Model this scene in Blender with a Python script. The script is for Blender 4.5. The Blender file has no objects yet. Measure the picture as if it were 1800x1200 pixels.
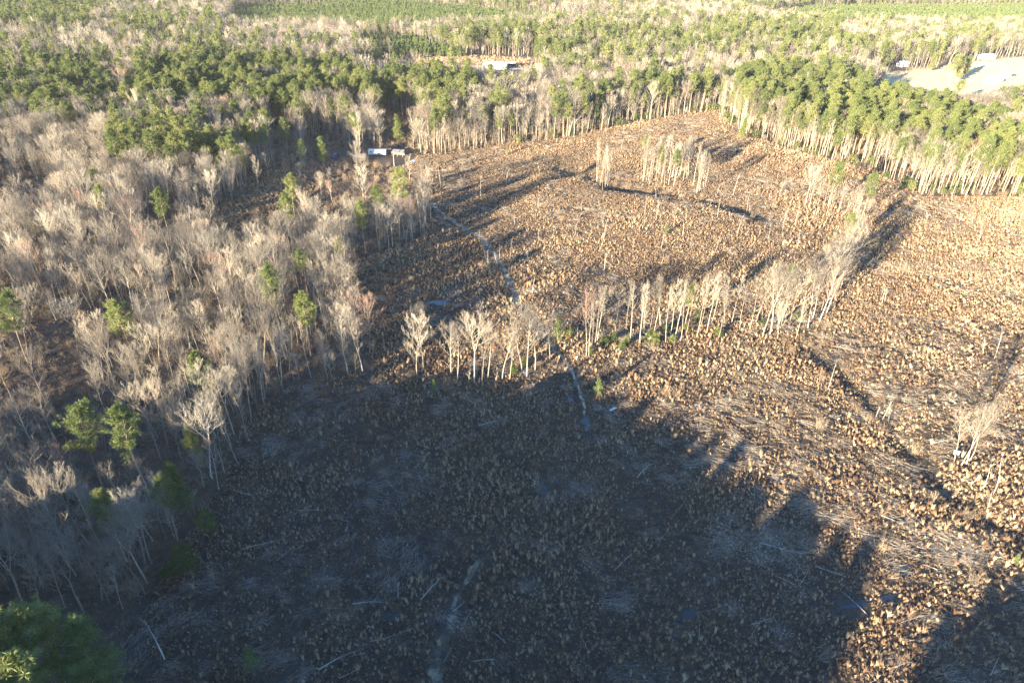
import bpy, math, random
import numpy as np

# ------------------------------------------------------------------ camera, sky, sun, exposure
SC = bpy.context.scene
COL = SC.collection
CAM_H, PITCH, ROLL, FPX = 100.0, math.radians(31.0), math.radians(0.8), 1200.0
SUN_AZ, SUN_EL = math.radians(40.0), math.radians(11.3)      # shadows run towards +Y, 40 deg to +X

_fw = np.array([0, math.cos(PITCH), -math.sin(PITCH)])
_r0 = np.array([1.0, 0, 0]); _u0 = np.array([0, math.sin(PITCH), math.cos(PITCH)])
_rt = math.cos(ROLL) * _r0 + math.sin(ROLL) * _u0
_up = -math.sin(ROLL) * _r0 + math.cos(ROLL) * _u0
cam_d = bpy.data.cameras.new('camera'); cam = bpy.data.objects.new('camera', cam_d); COL.objects.link(cam)
from mathutils import Matrix, Vector, Euler
cam.matrix_world = Matrix(((_rt[0], _up[0], -_fw[0], 0), (_rt[1], _up[1], -_fw[1], 0), (_rt[2], _up[2], -_fw[2], CAM_H), (0, 0, 0, 1)))
cam_d.sensor_width = 36.0; cam_d.lens = 36.0 * FPX / 1800.0
cam_d.clip_start = 1.0; cam_d.clip_end = 20000.0
SC.camera = cam

world = bpy.data.worlds.new('World'); SC.world = world; world.use_nodes = True
wn = world.node_tree; bg = wn.nodes['Background']
sky = wn.nodes.new('ShaderNodeTexSky'); sky.sky_type = 'NISHITA'; sky.sun_disc = False
sky.sun_elevation = SUN_EL; sky.sun_rotation = math.pi + SUN_AZ
sky.air_density = 1.0; sky.dust_density = 0.1; sky.ozone_density = 5.0
wn.links.new(sky.outputs[0], bg.inputs[0]); bg.inputs[1].default_value = 0.09

sun_d = bpy.data.lights.new('sun', 'SUN'); sun_d.energy = 5.0; sun_d.angle = math.radians(0.55); sun_d.color = (1.0, 0.84, 0.59)
sun = bpy.data.objects.new('sun', sun_d); COL.objects.link(sun)
sv = Vector((math.sin(SUN_AZ) * math.cos(SUN_EL), math.cos(SUN_AZ) * math.cos(SUN_EL), -math.sin(SUN_EL)))
sun.rotation_euler = sv.to_track_quat('-Z', 'Y').to_euler(); sun.location = (-200, -240, 150)

SC.view_settings.view_transform = 'Standard'; SC.view_settings.look = 'None'
SC.view_settings.gamma = 1.0; SC.view_settings.use_curve_mapping = False
SC.view_settings.exposure = 2.92
SC.render.engine = 'CYCLES'
cy = SC.cycles
cy.max_bounces = 3; cy.diffuse_bounces = 2; cy.glossy_bounces = 1; cy.transmission_bounces = 2; cy.transparent_max_bounces = 4; cy.volume_bounces = 0
cy.use_denoising = True; cy.denoiser = 'OPENIMAGEDENOISE'; cy.denoising_input_passes = 'RGB_ALBEDO_NORMAL'; cy.denoising_prefilter = 'NONE'
cy.sample_clamp_indirect = 4.0

RNG = np.random.default_rng(7); R = random.Random(11)

# ------------------------------------------------------------------ terrain
def vnoise(x, y, s, seed):
    x = np.asarray(x, float) / s; y = np.asarray(y, float) / s
    xi = np.floor(x).astype(np.int64); yi = np.floor(y).astype(np.int64); fx = x - xi; fy = y - yi
    fx = fx * fx * (3 - 2 * fx); fy = fy * fy * (3 - 2 * fy)
    def hsh(a, b):
        n = (a * 374761393 + b * 668265263 + seed * 974711) & 0x7fffffff
        n = ((n ^ (n >> 13)) * 1274126177) & 0x7fffffff
        return ((n ^ (n >> 16)) & 0xffff) / 65535.0
    a = hsh(xi, yi); b = hsh(xi + 1, yi); c = hsh(xi, yi + 1); d = hsh(xi + 1, yi + 1)
    return (a * (1 - fx) + b * fx) * (1 - fy) + (c * (1 - fx) + d * fx) * fy

def flat_px(px, py, z=0.0):
    u = (np.asarray(px, float) - 900) / FPX; v = -(np.asarray(py, float) - 600) / FPX
    d = _fw[None, :] + u.reshape(-1, 1) * _rt + v.reshape(-1, 1) * _up
    t = (z - CAM_H) / d[:, 2]
    return d[:, 0] * t, d[:, 1] * t

def seg_dist(x, y, pts):
    best = np.full(np.shape(x), 1e9)
    for (ax, ay), (bx, by) in zip(pts[:-1], pts[1:]):
        dx, dy = bx - ax, by - ay
        t = np.clip(((x - ax) * dx + (y - ay) * dy) / (dx * dx + dy * dy), 0, 1)
        best = np.minimum(best, np.hypot(x - ax - t * dx, y - ay - t * dy))
    return best

def pxline(l):
    x, y = flat_px([p[0] for p in l], [p[1] for p in l]); return list(zip(x, y))

GULLY = pxline([(985, 285), (1040, 306), (1090, 332), (1180, 350), (1270, 364), (1340, 385)])
DITCH = pxline([(1420, 610), (1480, 650), (1560, 730), (1640, 830), (1720, 905), (1830, 960)])
CREEK = pxline([(745, 350), (800, 390), (850, 420), (880, 460), (912, 535), (960, 590), (1000, 640), (1025, 700), (1032, 760)])
LTRACK = pxline([(862, 955), (845, 990), (805, 1030), (795, 1080), (772, 1130), (765, 1230)])

def T(x, y):
    x = np.asarray(x, float); y = np.asarray(y, float)
    z = 0.5 * (vnoise(x, y, 17, 3) - .5) + 1.2 * (vnoise(x, y, 60, 4) - .5)
    # broad mound on the near side of the gully
    ca, sa = math.cos(math.radians(-22)), math.sin(math.radians(-22))
    dx, dy = x - 55, y - 262; a = dx * ca + dy * sa; b = -dx * sa + dy * ca
    z = z + 4.6 * np.exp(-(a / 60) ** 2 - (b / 38) ** 2)
    z = z + 5.0 * np.exp(-((x - 110) / 60) ** 2 - ((y - 400) / 60) ** 2)
    z = z - (.6 + 3.2 * vnoise(x, y, 15, 71)) * np.exp(-((seg_dist(x, y, GULLY) + 5 * (vnoise(x, y, 11, 72) - .5)) / 9) ** 2)
    z = z - 1.3 * np.exp(-(seg_dist(x, y, DITCH) / 4.0) ** 2)
    z = z - 0.5 * np.exp(-(seg_dist(x, y, CREEK) / 4.0) ** 2)
    far = np.clip((np.hypot(x, y) - 480) / 400, 0, 1)
    z = z + far * 9.0 * (vnoise(x, y, 330, 9) - .5)
    return z

def to_ground(px, py):
    z = np.zeros(np.size(px))
    u = (np.atleast_1d(np.asarray(px, float)) - 900) / FPX; v = -(np.atleast_1d(np.asarray(py, float)) - 600) / FPX
    d = _fw[None, :] + u.reshape(-1, 1) * _rt + v.reshape(-1, 1) * _up
    for _ in range(7):
        t = (z - CAM_H) / d[:, 2]; x = d[:, 0] * t; y = d[:, 1] * t; z = T(x, y)
    return x, y, z
def G(px, py):
    x, y, z = to_ground(px, py); return float(x[0]), float(y[0]), float(z[0])
def at_z(px, py, zz):
    "ground spot under the point that shows at (px,py) and stands zz above the ground"
    z = 0.0
    for _ in range(5):
        x, y = flat_px([px], [py], zz + z); z = float(T(x, y)[0])
    return float(x[0]), float(y[0]), z
def project(x, y, z):
    P = np.stack([x, y, z - CAM_H], -1)
    w = P @ _fw; w = np.where(w < 1, 1, w)
    return 900 + FPX * (P @ _rt) / w, 600 - FPX * (P @ _up) / w, P @ _fw

def inpoly(px, py, poly):
    px = np.asarray(px, float); py = np.asarray(py, float); ins = np.zeros(px.shape, bool)
    n = len(poly); j = n - 1
    for i in range(n):
        xi, yi = poly[i]; xj, yj = poly[j]
        if yi != yj:
            c = ((yi > py) != (yj > py)) & (px < (xj - xi) * (py - yi) / (yj - yi) + xi)
            ins ^= c
        j = i
    return ins

# zones, outlined on the ground of the photograph and carried to the ground plane
CLEAR = [(150, 1400), (225, 1120), (262, 1050), (310, 970), (392, 850), (425, 745), (480, 695), (560, 668), (665, 652), (640, 600), (618, 530), (615, 462),
         (680, 442), (746, 418), (755, 352), (695, 305), (735, 274), (830, 264), (900, 252), (1000, 242), (1100, 218), (1200, 202), (1262, 194),
         (1305, 236), (1420, 272), (1530, 297), (1625, 346), (1800, 346), (2300, 345), (2600, 1400)]
HOME = [(583, 284), (584, 262), (612, 258), (630, 272), (646, 258), (720, 262), (736, 284), (700, 300), (672, 290), (640, 284), (610, 282)]
SCRUB = [(590, 122), (740, 103), (840, 100), (930, 104), (960, 114), (925, 121), (870, 120), (840, 116), (740, 114), (650, 126)]
FIELD = [(1515, 136), (1600, 124), (1680, 113), (1800, 100), (2200, 80), (2200, 152), (1800, 150), (1715, 166), (1645, 160), (1590, 150)]
OPEN = [[(15, 668), (60, 645), (130, 650), (185, 690), (130, 735), (60, 725), (20, 720)],
        [(300, 388), (380, 374), (440, 332), (430, 302), (520, 296), (565, 332), (500, 376), (470, 424), (430, 432), (390, 402)],
        [(0, 335), (60, 318), (120, 330), (60, 365), (0, 372)],
        [(60, 548), (130, 530), (190, 555), (170, 620), (90, 625)]]
PINES = [([(215, 190), (240, 130), (330, 105), (420, 92), (480, 105), (620, 125), (760, 130), (850, 148), (800, 178), (620, 190), (500, 220), (420, 238), (300, 218)], .98),
         ([(-400, 100), (0, 95), (170, 115), (215, 180), (110, 198), (0, 190), (-400, 205)], .82),
         ([(-400, -60), (165, -60), (160, 48), (0, 48), (-400, 60)], .85),
         ([(1250, 192), (1255, 150), (1400, 118), (1480, 133), (1620, 188), (1720, 208), (1800, 238), (2300, 300), (2300, 345), (1800, 342), (1640, 340), (1530, 293), (1420, 266), (1310, 228)], .88),
         ([(600, 64), (900, 50), (1200, 58), (1310, 84), (1100, 110), (940, 98), (740, 92)], .75),
         ([(1230, 40), (1490, 40), (1490, 76), (1240, 78)], .85),
         ([(190, 28), (390, 28), (390, 86), (210, 88)], .5),
         ([(1320, 100), (1480, 70), (1800, 60), (2200, 60), (2200, 80), (1700, 112), (1500, 128)], .45),
         ([(900, 252), (1000, 160), (1256, 150), (1262, 194), (1100, 218), (1000, 242)], .62),
         ([(350, 275), (380, 190), (640, 185), (900, 160), (900, 252), (740, 270), (600, 262), (520, 290)], .42),
         ([(180, 270), (220, 190), (380, 190), (350, 290)], .4),
         ([(-400, -200), (2300, -200), (2300, 10), (-400, 10)], .55)]
YOUNG = [[(385, 56), (420, 10), (700, 2), (930, 22), (1180, 40), (900, 50), (640, 60), (520, 54)],
         [(1310, 32), (1430, 12), (1800, 8), (2300, 0), (2300, 46), (1800, 52), (1500, 50)],
         [(620, 66), (720, 66), (830, 92), (760, 100), (640, 96)]]

# ------------------------------------------------------------------ materials
def mat(name):
    m = bpy.data.materials.new(name); m.use_nodes = True
    nt = m.node_tree; b = nt.nodes['Principled BSDF']; b.inputs['Roughness'].default_value = .85
    b.inputs['Specular IOR Level'].default_value = .25
    return m, nt, b
def ramp(nt, stops):
    n = nt.nodes.new('ShaderNodeValToRGB'); e = n.color_ramp.elements
    e[0].position, e[0].color = stops[0][0], (*stops[0][1], 1); e[1].position, e[1].color = stops[-1][0], (*stops[-1][1], 1)
    for p, c in stops[1:-1]:
        k = e.new(p); k.color = (*c, 1)
    return n
def noise(nt, scale, detail=4, coord='Object', rough=.6):
    tc = nt.nodes.new('ShaderNodeTexCoord'); n = nt.nodes.new('ShaderNodeTexNoise')
    n.inputs['Scale'].default_value = scale; n.inputs['Detail'].default_value = detail; n.inputs['Roughness'].default_value = rough
    nt.links.new(tc.outputs[coord], n.inputs['Vector']); return n
def mixc(nt, fac, a, b, mode='MIX'):
    n = nt.nodes.new('ShaderNodeMix'); n.data_type = 'RGBA'; n.blend_type = mode
    for s, v in ((n.inputs[0], fac), (n.inputs[6], a), (n.inputs[7], b)):
        if isinstance(v, (int, float)): s.default_value = v
        elif isinstance(v, tuple): s.default_value = (*v, 1)
        else: nt.links.new(v, s)
    return n.outputs[2]

def plain(name, c, rough=.7, var=.25, scale=3.0, metal=0.0):
    m, nt, b = mat(name); n = noise(nt, scale)
    d = tuple(max(0, k * (1 - var)) for k in c); l = tuple(min(1, k * (1 + var)) for k in c)
    r = ramp(nt, [(.3, d), (.7, l)]); nt.links.new(n.outputs[0], r.inputs[0]); nt.links.new(r.outputs[0], b.inputs['Base Color'])
    b.inputs['Roughness'].default_value = rough; b.inputs['Metallic'].default_value = metal
    return m

def rand_mat(name, stops, noise_scale=2.0, amount=.35, translucent=0.0, rough=.85):
    "colour picked per object from a ramp, with a small grain on top"
    m, nt, b = mat(name); oi = nt.nodes.new('ShaderNodeObjectInfo'); r = ramp(nt, stops)
    nt.links.new(oi.outputs['Random'], r.inputs[0])
    n = noise(nt, noise_scale, 3); g = ramp(nt, [(.3, (1 - amount,) * 3), (.7, (1 + amount * .6,) * 3)])
    nt.links.new(n.outputs[0], g.inputs[0])
    c = mixc(nt, 1.0, r.outputs[0], g.outputs[0], 'MULTIPLY'); nt.links.new(c, b.inputs['Base Color'])
    b.inputs['Roughness'].default_value = rough
    if translucent:
        t = nt.nodes.new('ShaderNodeBsdfTranslucent'); nt.links.new(c, t.inputs['Color'])
        ms = nt.nodes.new('ShaderNodeMixShader'); ms.inputs[0].default_value = translucent
        o = nt.nodes['Material Output']; nt.links.new(b.outputs[0], ms.inputs[1]); nt.links.new(t.outputs[0], ms.inputs[2]); nt.links.new(ms.outputs[0], o.inputs[0])
    return m

M = {}
M['bark'] = rand_mat('hardwood_bark', [(0, (.16, .132, .105)), (.4, (.26, .222, .175)), (.8, (.35, .305, .24)), (1, (.46, .405, .325))], 1.5, .35)
M['twig'] = rand_mat('hardwood_twigs', [(0, (.115, .098, .080)), (.25, (.18, .155, .125)), (.6, (.26, .227, .180)), (.85, (.345, .305, .240)), (.94, (.24, .18, .135)), (1, (.28, .175, .135))], .4, .2)
M['pine_bark'] = rand_mat('pine_bark', [(0, (.25, .19, .14)), (1, (.40, .32, .24))], 1.5, .35)
M['needle'] = rand_mat('pine_needles', [(0, (.092, .122, .040)), (.5, (.135, .162, .052)), (1, (.188, .205, .066))], .9, .35, .22)
M['young'] = rand_mat('young_pine_needles', [(0, (.105, .145, .05)), (1, (.15, .185, .065))], .9, .3, .2)
M['shrub'] = rand_mat('shrub_leaves', [(0, (.06, .085, .025)), (.6, (.095, .125, .035)), (1, (.15, .165, .045))], .9, .35, .2)
M['brush'] = rand_mat('brush_twigs', [(0, (.17, .115, .075)), (.5, (.23, .165, .11)), (1, (.28, .22, .155))], .5, .3)
M['dead'] = rand_mat('dead_wood', [(0, (.30, .27, .23)), (1, (.46, .42, .36))], 1.2, .3)
M['slash'] = rand_mat('slash_wood', [(0, (.16, .135, .11)), (1, (.38, .33, .27))], .8, .35)

def grass_mat():
    m, nt, b = mat('broomsedge'); oi = nt.nodes.new('ShaderNodeObjectInfo')
    r = ramp(nt, [(0, (.105, .066, .045)), (.28, (.20, .125, .080)), (.5, (.32, .212, .130)), (.75, (.46, .34, .21)), (1, (.58, .46, .30))])
    n = nt.nodes.new('ShaderNodeTexNoise'); n.inputs['Scale'].default_value = .035; n.inputs['Detail'].default_value = 3
    nt.links.new(oi.outputs['Location'], n.inputs['Vector'])
    a = nt.nodes.new('ShaderNodeMath'); a.operation = 'MULTIPLY_ADD'; a.inputs[1].default_value = .72
    nt.links.new(oi.outputs['Random'], a.inputs[0])
    s = nt.nodes.new('ShaderNodeMapRange'); s.inputs[1].default_value = .3; s.inputs[2].default_value = .7; s.inputs[3].default_value = 0; s.inputs[4].default_value = .34
    nt.links.new(n.outputs[0], s.inputs[0]); nt.links.new(s.outputs[0], a.inputs[2]); nt.links.new(a.outputs[0], r.inputs[0])
    nt.links.new(r.outputs[0], b.inputs['Base Color'])
    t = nt.nodes.new('ShaderNodeBsdfTranslucent'); nt.links.new(r.outputs[0], t.inputs['Color'])
    ms = nt.nodes.new('ShaderNodeMixShader'); ms.inputs[0].default_value = .15
    nt.links.new(b.outputs[0], ms.inputs[1]); nt.links.new(t.outputs[0], ms.inputs[2]); nt.links.new(ms.outputs[0], nt.nodes['Material Output'].inputs[0])
    return m
M['grass'] = grass_mat()

def ground_mat():
    m, nt, b = mat('ground'); b.inputs['Specular IOR Level'].default_value = .15
    n1 = noise(nt, .05, 6, rough=.65); n2 = noise(nt, .9, 8, rough=.75); n3 = noise(nt, 5.0, 5, rough=.7)
    c1 = ramp(nt, [(.30, (.020, .019, .018)), (.46, (.042, .036, .030)), (.60, (.090, .072, .053)), (.75, (.060, .057, .037))]); nt.links.new(n2.outputs[0], c1.inputs[0])
    c2 = ramp(nt, [(.35, (.022, .021, .021)), (.5, (.042, .036, .030)), (.68, (.080, .064, .046))]); nt.links.new(n1.outputs[0], c2.inputs[0])
    cut = mixc(nt, .5, c1.outputs[0], c2.outputs[0])
    wood = ramp(nt, [(.3, (.05, .040, .033)), (.55, (.085, .066, .050)), (.75, (.12, .092, .067))]); nt.links.new(n2.outputs[0], wood.inputs[0])
    field = ramp(nt, [(.3, (.42, .34, .20)), (.5, (.52, .42, .27)), (.7, (.42, .38, .20))]); nt.links.new(n1.outputs[0], field.inputs[0])
    at = nt.nodes.new('ShaderNodeVertexColor'); at.layer_name = 'zone'
    sp = nt.nodes.new('ShaderNodeSeparateColor'); nt.links.new(at.outputs[0], sp.inputs[0])
    c = mixc(nt, sp.outputs[0], wood.outputs[0], cut); c = mixc(nt, sp.outputs[1], c, field.outputs[0])
    g = ramp(nt, [(.3, (.62,) * 3), (.7, (1.3,) * 3)]); nt.links.new(n3.outputs[0], g.inputs[0])
    c = mixc(nt, 1.0, c, g.outputs[0], 'MULTIPLY'); nt.links.new(c, b.inputs['Base Color'])
    bp = nt.nodes.new('ShaderNodeBump'); bp.inputs['Strength'].default_value = .7; bp.inputs['Distance'].default_value = .5
    nt.links.new(n2.outputs[0], bp.inputs['Height']); nt.links.new(bp.outputs[0], b.inputs['Normal'])
    return m
M['ground'] = ground_mat()

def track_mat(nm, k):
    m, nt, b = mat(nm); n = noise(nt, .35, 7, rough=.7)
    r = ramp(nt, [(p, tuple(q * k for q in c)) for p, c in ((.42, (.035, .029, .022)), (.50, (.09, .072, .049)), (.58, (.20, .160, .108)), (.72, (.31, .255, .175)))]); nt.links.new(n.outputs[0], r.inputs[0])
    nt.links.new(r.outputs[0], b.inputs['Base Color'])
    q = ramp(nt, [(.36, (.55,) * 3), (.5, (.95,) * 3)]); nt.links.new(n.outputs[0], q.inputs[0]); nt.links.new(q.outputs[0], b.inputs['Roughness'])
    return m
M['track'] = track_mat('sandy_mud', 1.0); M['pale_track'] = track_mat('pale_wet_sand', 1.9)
def water_mat():
    m, nt, b = mat('puddle_water'); b.inputs['Base Color'].default_value = (.018, .022, .022, 1); b.inputs['Roughness'].default_value = .08; b.inputs['Specular IOR Level'].default_value = .5
    n = noise(nt, 2.0, 3); bp = nt.nodes.new('ShaderNodeBump'); bp.inputs['Strength'].default_value = .05; nt.links.new(n.outputs[0], bp.inputs['Height']); nt.links.new(bp.outputs[0], b.inputs['Normal'])
    return m
M['water'] = water_mat()
M['white'] = plain('white_metal', (.50, .50, .48), .45, .06, .8)
M['roofwhite'] = plain('white_roof_sheet', (.66, .66, .64), .5, .08, .6)
M['dullwhite'] = plain('weathered_white_sheet', (.19, .19, .185), .6, .2, 1.0)
M['grey'] = plain('grey_board', (.13, .13, .125), .7, .2, 1.0)
M['darkwood'] = plain('dark_board', (.09, .07, .06), .8, .3, 1.5)
M['glass'] = plain('dark_glass', (.02, .025, .03), .1, .1)
M['tyre'] = plain('tyre_rubber', (.025, .025, .025), .9, .2)
M['bluecar'] = plain('blue_car_paint', (.03, .07, .20), .3, .1)
M['darkcar'] = plain('dark_car_paint', (.05, .05, .055), .3, .1)
M['pole'] = plain('weathered_pole', (.34, .30, .25), .85, .2)
M['palepole'] = plain('pale_pole', (.62, .60, .55), .8, .15)
M['gravel'] = plain('pale_gravel', (.55, .52, .46), .9, .2, .6)
M['tarp'] = plain('blue_tarp', (.30, .40, .58), .5, .15)
M['brick'] = plain('red_brown_board', (.30, .15, .09), .8, .2)

# ------------------------------------------------------------------ mesh helpers
def mesh(name, verts, faces, mats, fmat=None, smooth=False):
    me = bpy.data.meshes.new(name); me.from_pydata(verts, [], faces); 
    for m in mats: me.materials.append(m)
    if fmat is not None: me.polygons.foreach_set('material_index', fmat)
    if smooth: me.polygons.foreach_set('use_smooth', [True] * len(faces))
    me.update(); return me

class Buf:
    def __init__(s): s.v = []; s.f = []
    def tube(s, pts, rad, n=5, closed_tip=True):
        base = len(s.v); k = len(pts)
        prev = None
        for i, p in enumerate(pts):
            d = (pts[min(i + 1, k - 1)] - pts[max(i - 1, 0)])
            if d.length < 1e-6: d = Vector((0, 0, 1))
            d.normalize()
            a = prev - d * prev.dot(d) if prev is not None else d.orthogonal()
            if a.length < 1e-4: a = d.orthogonal()
            a.normalize(); prev = a; b = d.cross(a); r = rad[i]
            if i == k - 1 and closed_tip:
                s.v.append(tuple(p)); break
            for j in range(n):
                t = 2 * math.pi * j / n; q = p + a * (r * math.cos(t)) + b * (r * math.sin(t)); s.v.append((q.x, q.y, q.z))
        rings = k - 1 if closed_tip else k
        for i in range(rings - 1):
            o = base + i * n
            for j in range(n):
                j2 = (j + 1) % n; s.f.append((o + j, o + j2, o + n + j2, o + n + j))
        if closed_tip:
            o = base + (rings - 1) * n; tip = base + rings * n
            for j in range(n): s.f.append((o + j, o + (j + 1) % n, tip))
    def spike(s, p, d, L, r):
        "three-sided twig"
        a = d.orthogonal(); a.normalize(); b = d.cross(a); o = len(s.v)
        for t in (0, 2.094, 4.189):
            q = p + a * (r * math.cos(t)) + b * (r * math.sin(t)); s.v.append((q.x, q.y, q.z))
        q = p + d * L; s.v.append((q.x, q.y, q.z))
        s.f += [(o, o + 1, o + 3), (o + 1, o + 2, o + 3), (o + 2, o, o + 3)]
    def tri(s, p, d, w, L):
        a = d.orthogonal() ; a.normalize(); ang = R.random() * 6.283; a = a * math.cos(ang) + d.cross(a) * math.sin(ang)
        o = len(s.v); q = p + d * L; l = p + a * w + d * L * .45; r = p - a * w + d * L * .45
        s.v += [tuple(p), tuple(l), tuple(q), tuple(r)]; s.f.append((o, o + 1, o + 2, o + 3))
    def box(s, c, size, rz=0):
        o = len(s.v); ca, sa = math.cos(rz), math.sin(rz)
        for dz in (-.5, .5):
            for dx, dy in ((-.5, -.5), (.5, -.5), (.5, .5), (-.5, .5)):
                x, y = dx * size[0], dy * size[1]; s.v.append((c[0] + x * ca - y * sa, c[1] + x * sa + y * ca, c[2] + dz * size[2]))
        s.f += [(o, o + 3, o + 2, o + 1), (o + 4, o + 5, o + 6, o + 7)] + [(o + i, o + (i + 1) % 4, o + 4 + (i + 1) % 4, o + 4 + i) for i in range(4)]
    def prism(s, prof, x0, x1):
        "profile in (y,z) extruded along x"
        o = len(s.v); n = len(prof)
        for x in (x0, x1): s.v += [(x, y, z) for y, z in prof]
        s.f += [tuple(o + i for i in range(n))[::-1], tuple(o + n + i for i in range(n))] + [(o + i, o + (i + 1) % n, o + n + (i + 1) % n, o + n + i) for i in range(n)]
    def mesh(s, name, m, smooth=False): return mesh(name, s.v, s.f, [m], None, smooth)

def tilt(d, ang, az):
    a = d.orthogonal(); a.normalize(); b = d.cross(a)
    return (d * math.cos(ang) + (a * math.cos(az) + b * math.sin(az)) * math.sin(ang)).normalized()

def limb(p, d, L, n, up=.0, wob=.12):
    pts = [p.copy()]; d = d.copy(); q = p.copy()
    for i in range(n):
        d = (d + Vector((R.gauss(0, wob), R.gauss(0, wob), R.gauss(0, wob) + up))).normalized(); q = q + d * (L / n); pts.append(q.copy())
    return pts
def along(pts, u):
    k = u * (len(pts) - 1); i = min(int(k), len(pts) - 2); f = k - i
    return pts[i].lerp(pts[i + 1], f), (pts[i + 1] - pts[i]).normalized()

def hardwood(H, cw, cb, n1=18, n2=7, n3=5, n4=4, fork=False, rt=.0115, thick=1.0, asc=1.0, tk=1.0):
    "bare tree: trunk with limbs, crown of branches and twigs"
    tr, cr = Buf(), Buf(); r0 = .0092 * H * (1.2 if fork else 1) * tk
    lean = Vector((R.gauss(0, .035), R.gauss(0, .035), 1)).normalized()
    ns = 9; trunk = limb(Vector((0, 0, -.3)), lean, H * (.95 if not fork else .5) + .3, ns, .03, .045)
    rad = [r0 * (1.35 if i == 0 else 1) * (1 - .9 * (i / ns) ** 1.1) for i in range(ns + 1)]
    axes = []
    if fork:
        rad = [r0 * (1.3 if i == 0 else 1) * (1 - .42 * i / ns) for i in range(ns + 1)]
        tr.tube(trunk, rad, 7, False)
        nf = R.choice((2, 3)); az0 = R.random() * 6.28
        for k in range(nf):
            d = tilt(Vector((0, 0, 1)), R.uniform(.28, .5), az0 + k * 6.283 / nf)
            pts = limb(trunk[-1], d, H * .5, 7, .07, .06); ra = [rad[-1] * .78 * (1 - .9 * i / 7) for i in range(8)]
            tr.tube(pts, ra, 6); axes.append((pts, ra, .18))
    else:
        tr.tube(trunk, rad, 7); axes.append((trunk, rad, cb))
    for pts, ra, c0 in axes:
        m1 = int(n1 / len(axes) + 2)
        az = R.random() * 6.28
        for i in range(m1):
            u = c0 + (.985 - c0) * ((i + R.random() * .8) / m1); p, d = along(pts, u); az += 2.4 + R.gauss(0, .4)
            v = (u - c0) / (1 - c0); prof = (.55 + .45 * math.sin(min(1, v * 1.35) * math.pi * .75)) * (1 - .55 * v ** 3)
            an = asc * R.uniform(.75, 1.15) * (.92 - .5 * v); d1 = tilt(Vector((0, 0, 1)), an, az)
            L1 = min(cw * R.uniform(.75, 1.15), max(0, H * 1.0 - p.z) * R.uniform(.7, 1.0) / math.cos(min(an, 1.1)) + .9)
            rr = max(.035, ra[min(len(ra) - 1, int(u * (len(ra) - 1)))] * .55)
            l1 = limb(p, d1, L1, 5, .055, .10); tr.tube(l1, [rr * (1 - .82 * k / 5) * thick for k in range(6)], 4)
            for j in range(n2):
                u2 = .22 + .78 * (j + R.random()) / n2; p2, d2 = along(l1, min(.99, u2))
                L2 = L1 * R.uniform(.34, .55) * (1.1 - .5 * u2); dd = tilt(d2, R.uniform(.45, .8), R.random() * 6.28); dd.z += .3; dd.normalize()
                l2 = limb(p2, dd, L2, 3, .1, .1); rr2 = max(.018, rr * .4) * thick
                cr.tube(l2, [rr2, rr2 * .75, rr2 * .5, .008], 3)
                for k in range(n3):
                    u3 = .15 + .84 * (k + R.random()) / n3; p3, d3 = along(l2, min(.99, u3))
                    L3 = max(.55, L2 * R.uniform(.3, .55)); e = tilt(d3, R.uniform(.4, .75), R.random() * 6.28); e.z += .28; e.normalize()
                    cr.spike(p3, e, L3, rt * 1.35)
                    for q in range(n4):
                        u4 = R.uniform(.2, .95); e4 = tilt(e, R.uniform(.35, .7), R.random() * 6.28); e4.z += .2; e4.normalize()
                        cr.spike(p3 + e * (L3 * u4), e4, R.uniform(.4, .8) * max(.7, L3 * .6), rt)
    return tr, cr

def clump(b, c, r, n, w, upb=.35):
    for _ in range(n):
        d = Vector((R.gauss(0, 1), R.gauss(0, 1), R.gauss(0, .8) + upb)).normalized()
        b.tri(c + d * (r * R.uniform(.0, .35)), d, w * R.uniform(.7, 1.2), r * R.uniform(.55, 1.0))

def pine(H, cw, cb, nb=36, nc=5, nn=34, w=.055, cr=.75, cone=False):
    tr, cn = Buf(), Buf(); r0 = .0095 * H
    lean = Vector((R.gauss(0, .02), R.gauss(0, .02), 1)).normalized(); ns = 8
    trunk = limb(Vector((0, 0, -.3)), lean, H + .1, ns, .04, .02); tr.tube(trunk, [r0 * (1.3 if i == 0 else 1) * (1 - .88 * i / ns) for i in range(ns + 1)], 7)
    az = R.random() * 6.28
    for i in range(nb):
        v = (i + R.random()) / nb; u = cb + (1 - cb) * v * .99; p, d = along(trunk, min(u, .995)); az += 2.4 + R.gauss(0, .5)
        if cone: L = cw * (1.02 - v) ** .8 * R.uniform(.75, 1.1)
        else: L = cw * (.45 + .55 * math.sin(min(1, v * 1.5 + .18) * math.pi * .62)) * (1 - .72 * max(0, v - .45) ** 1.3 / .55 ** 1.3) * R.uniform(.55, 1.15)
        L = max(L, .35)
        dd = tilt(Vector((0, 0, 1)), R.uniform(1.05, 1.45) - .6 * v, az); pts = limb(p, dd, L, 4, .07, .07)
        tr.tube(pts, [max(.02, r0 * .26) * (1 - .8 * k / 4) for k in range(5)], 4)
        for k in range(nc):
            q, dq = along(pts, .38 + .62 * (k + R.random() * .6) / nc if k < nc - 1 else .99)
            q = q + Vector((R.gauss(0, .32), R.gauss(0, .32), R.gauss(.12, .2))) * min(1, L / 1.6)
            clump(cn, q, cr * R.uniform(.75, 1.2), nn, w)
    clump(cn, trunk[-1], cr, nn, w)
    return tr, cn

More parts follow.
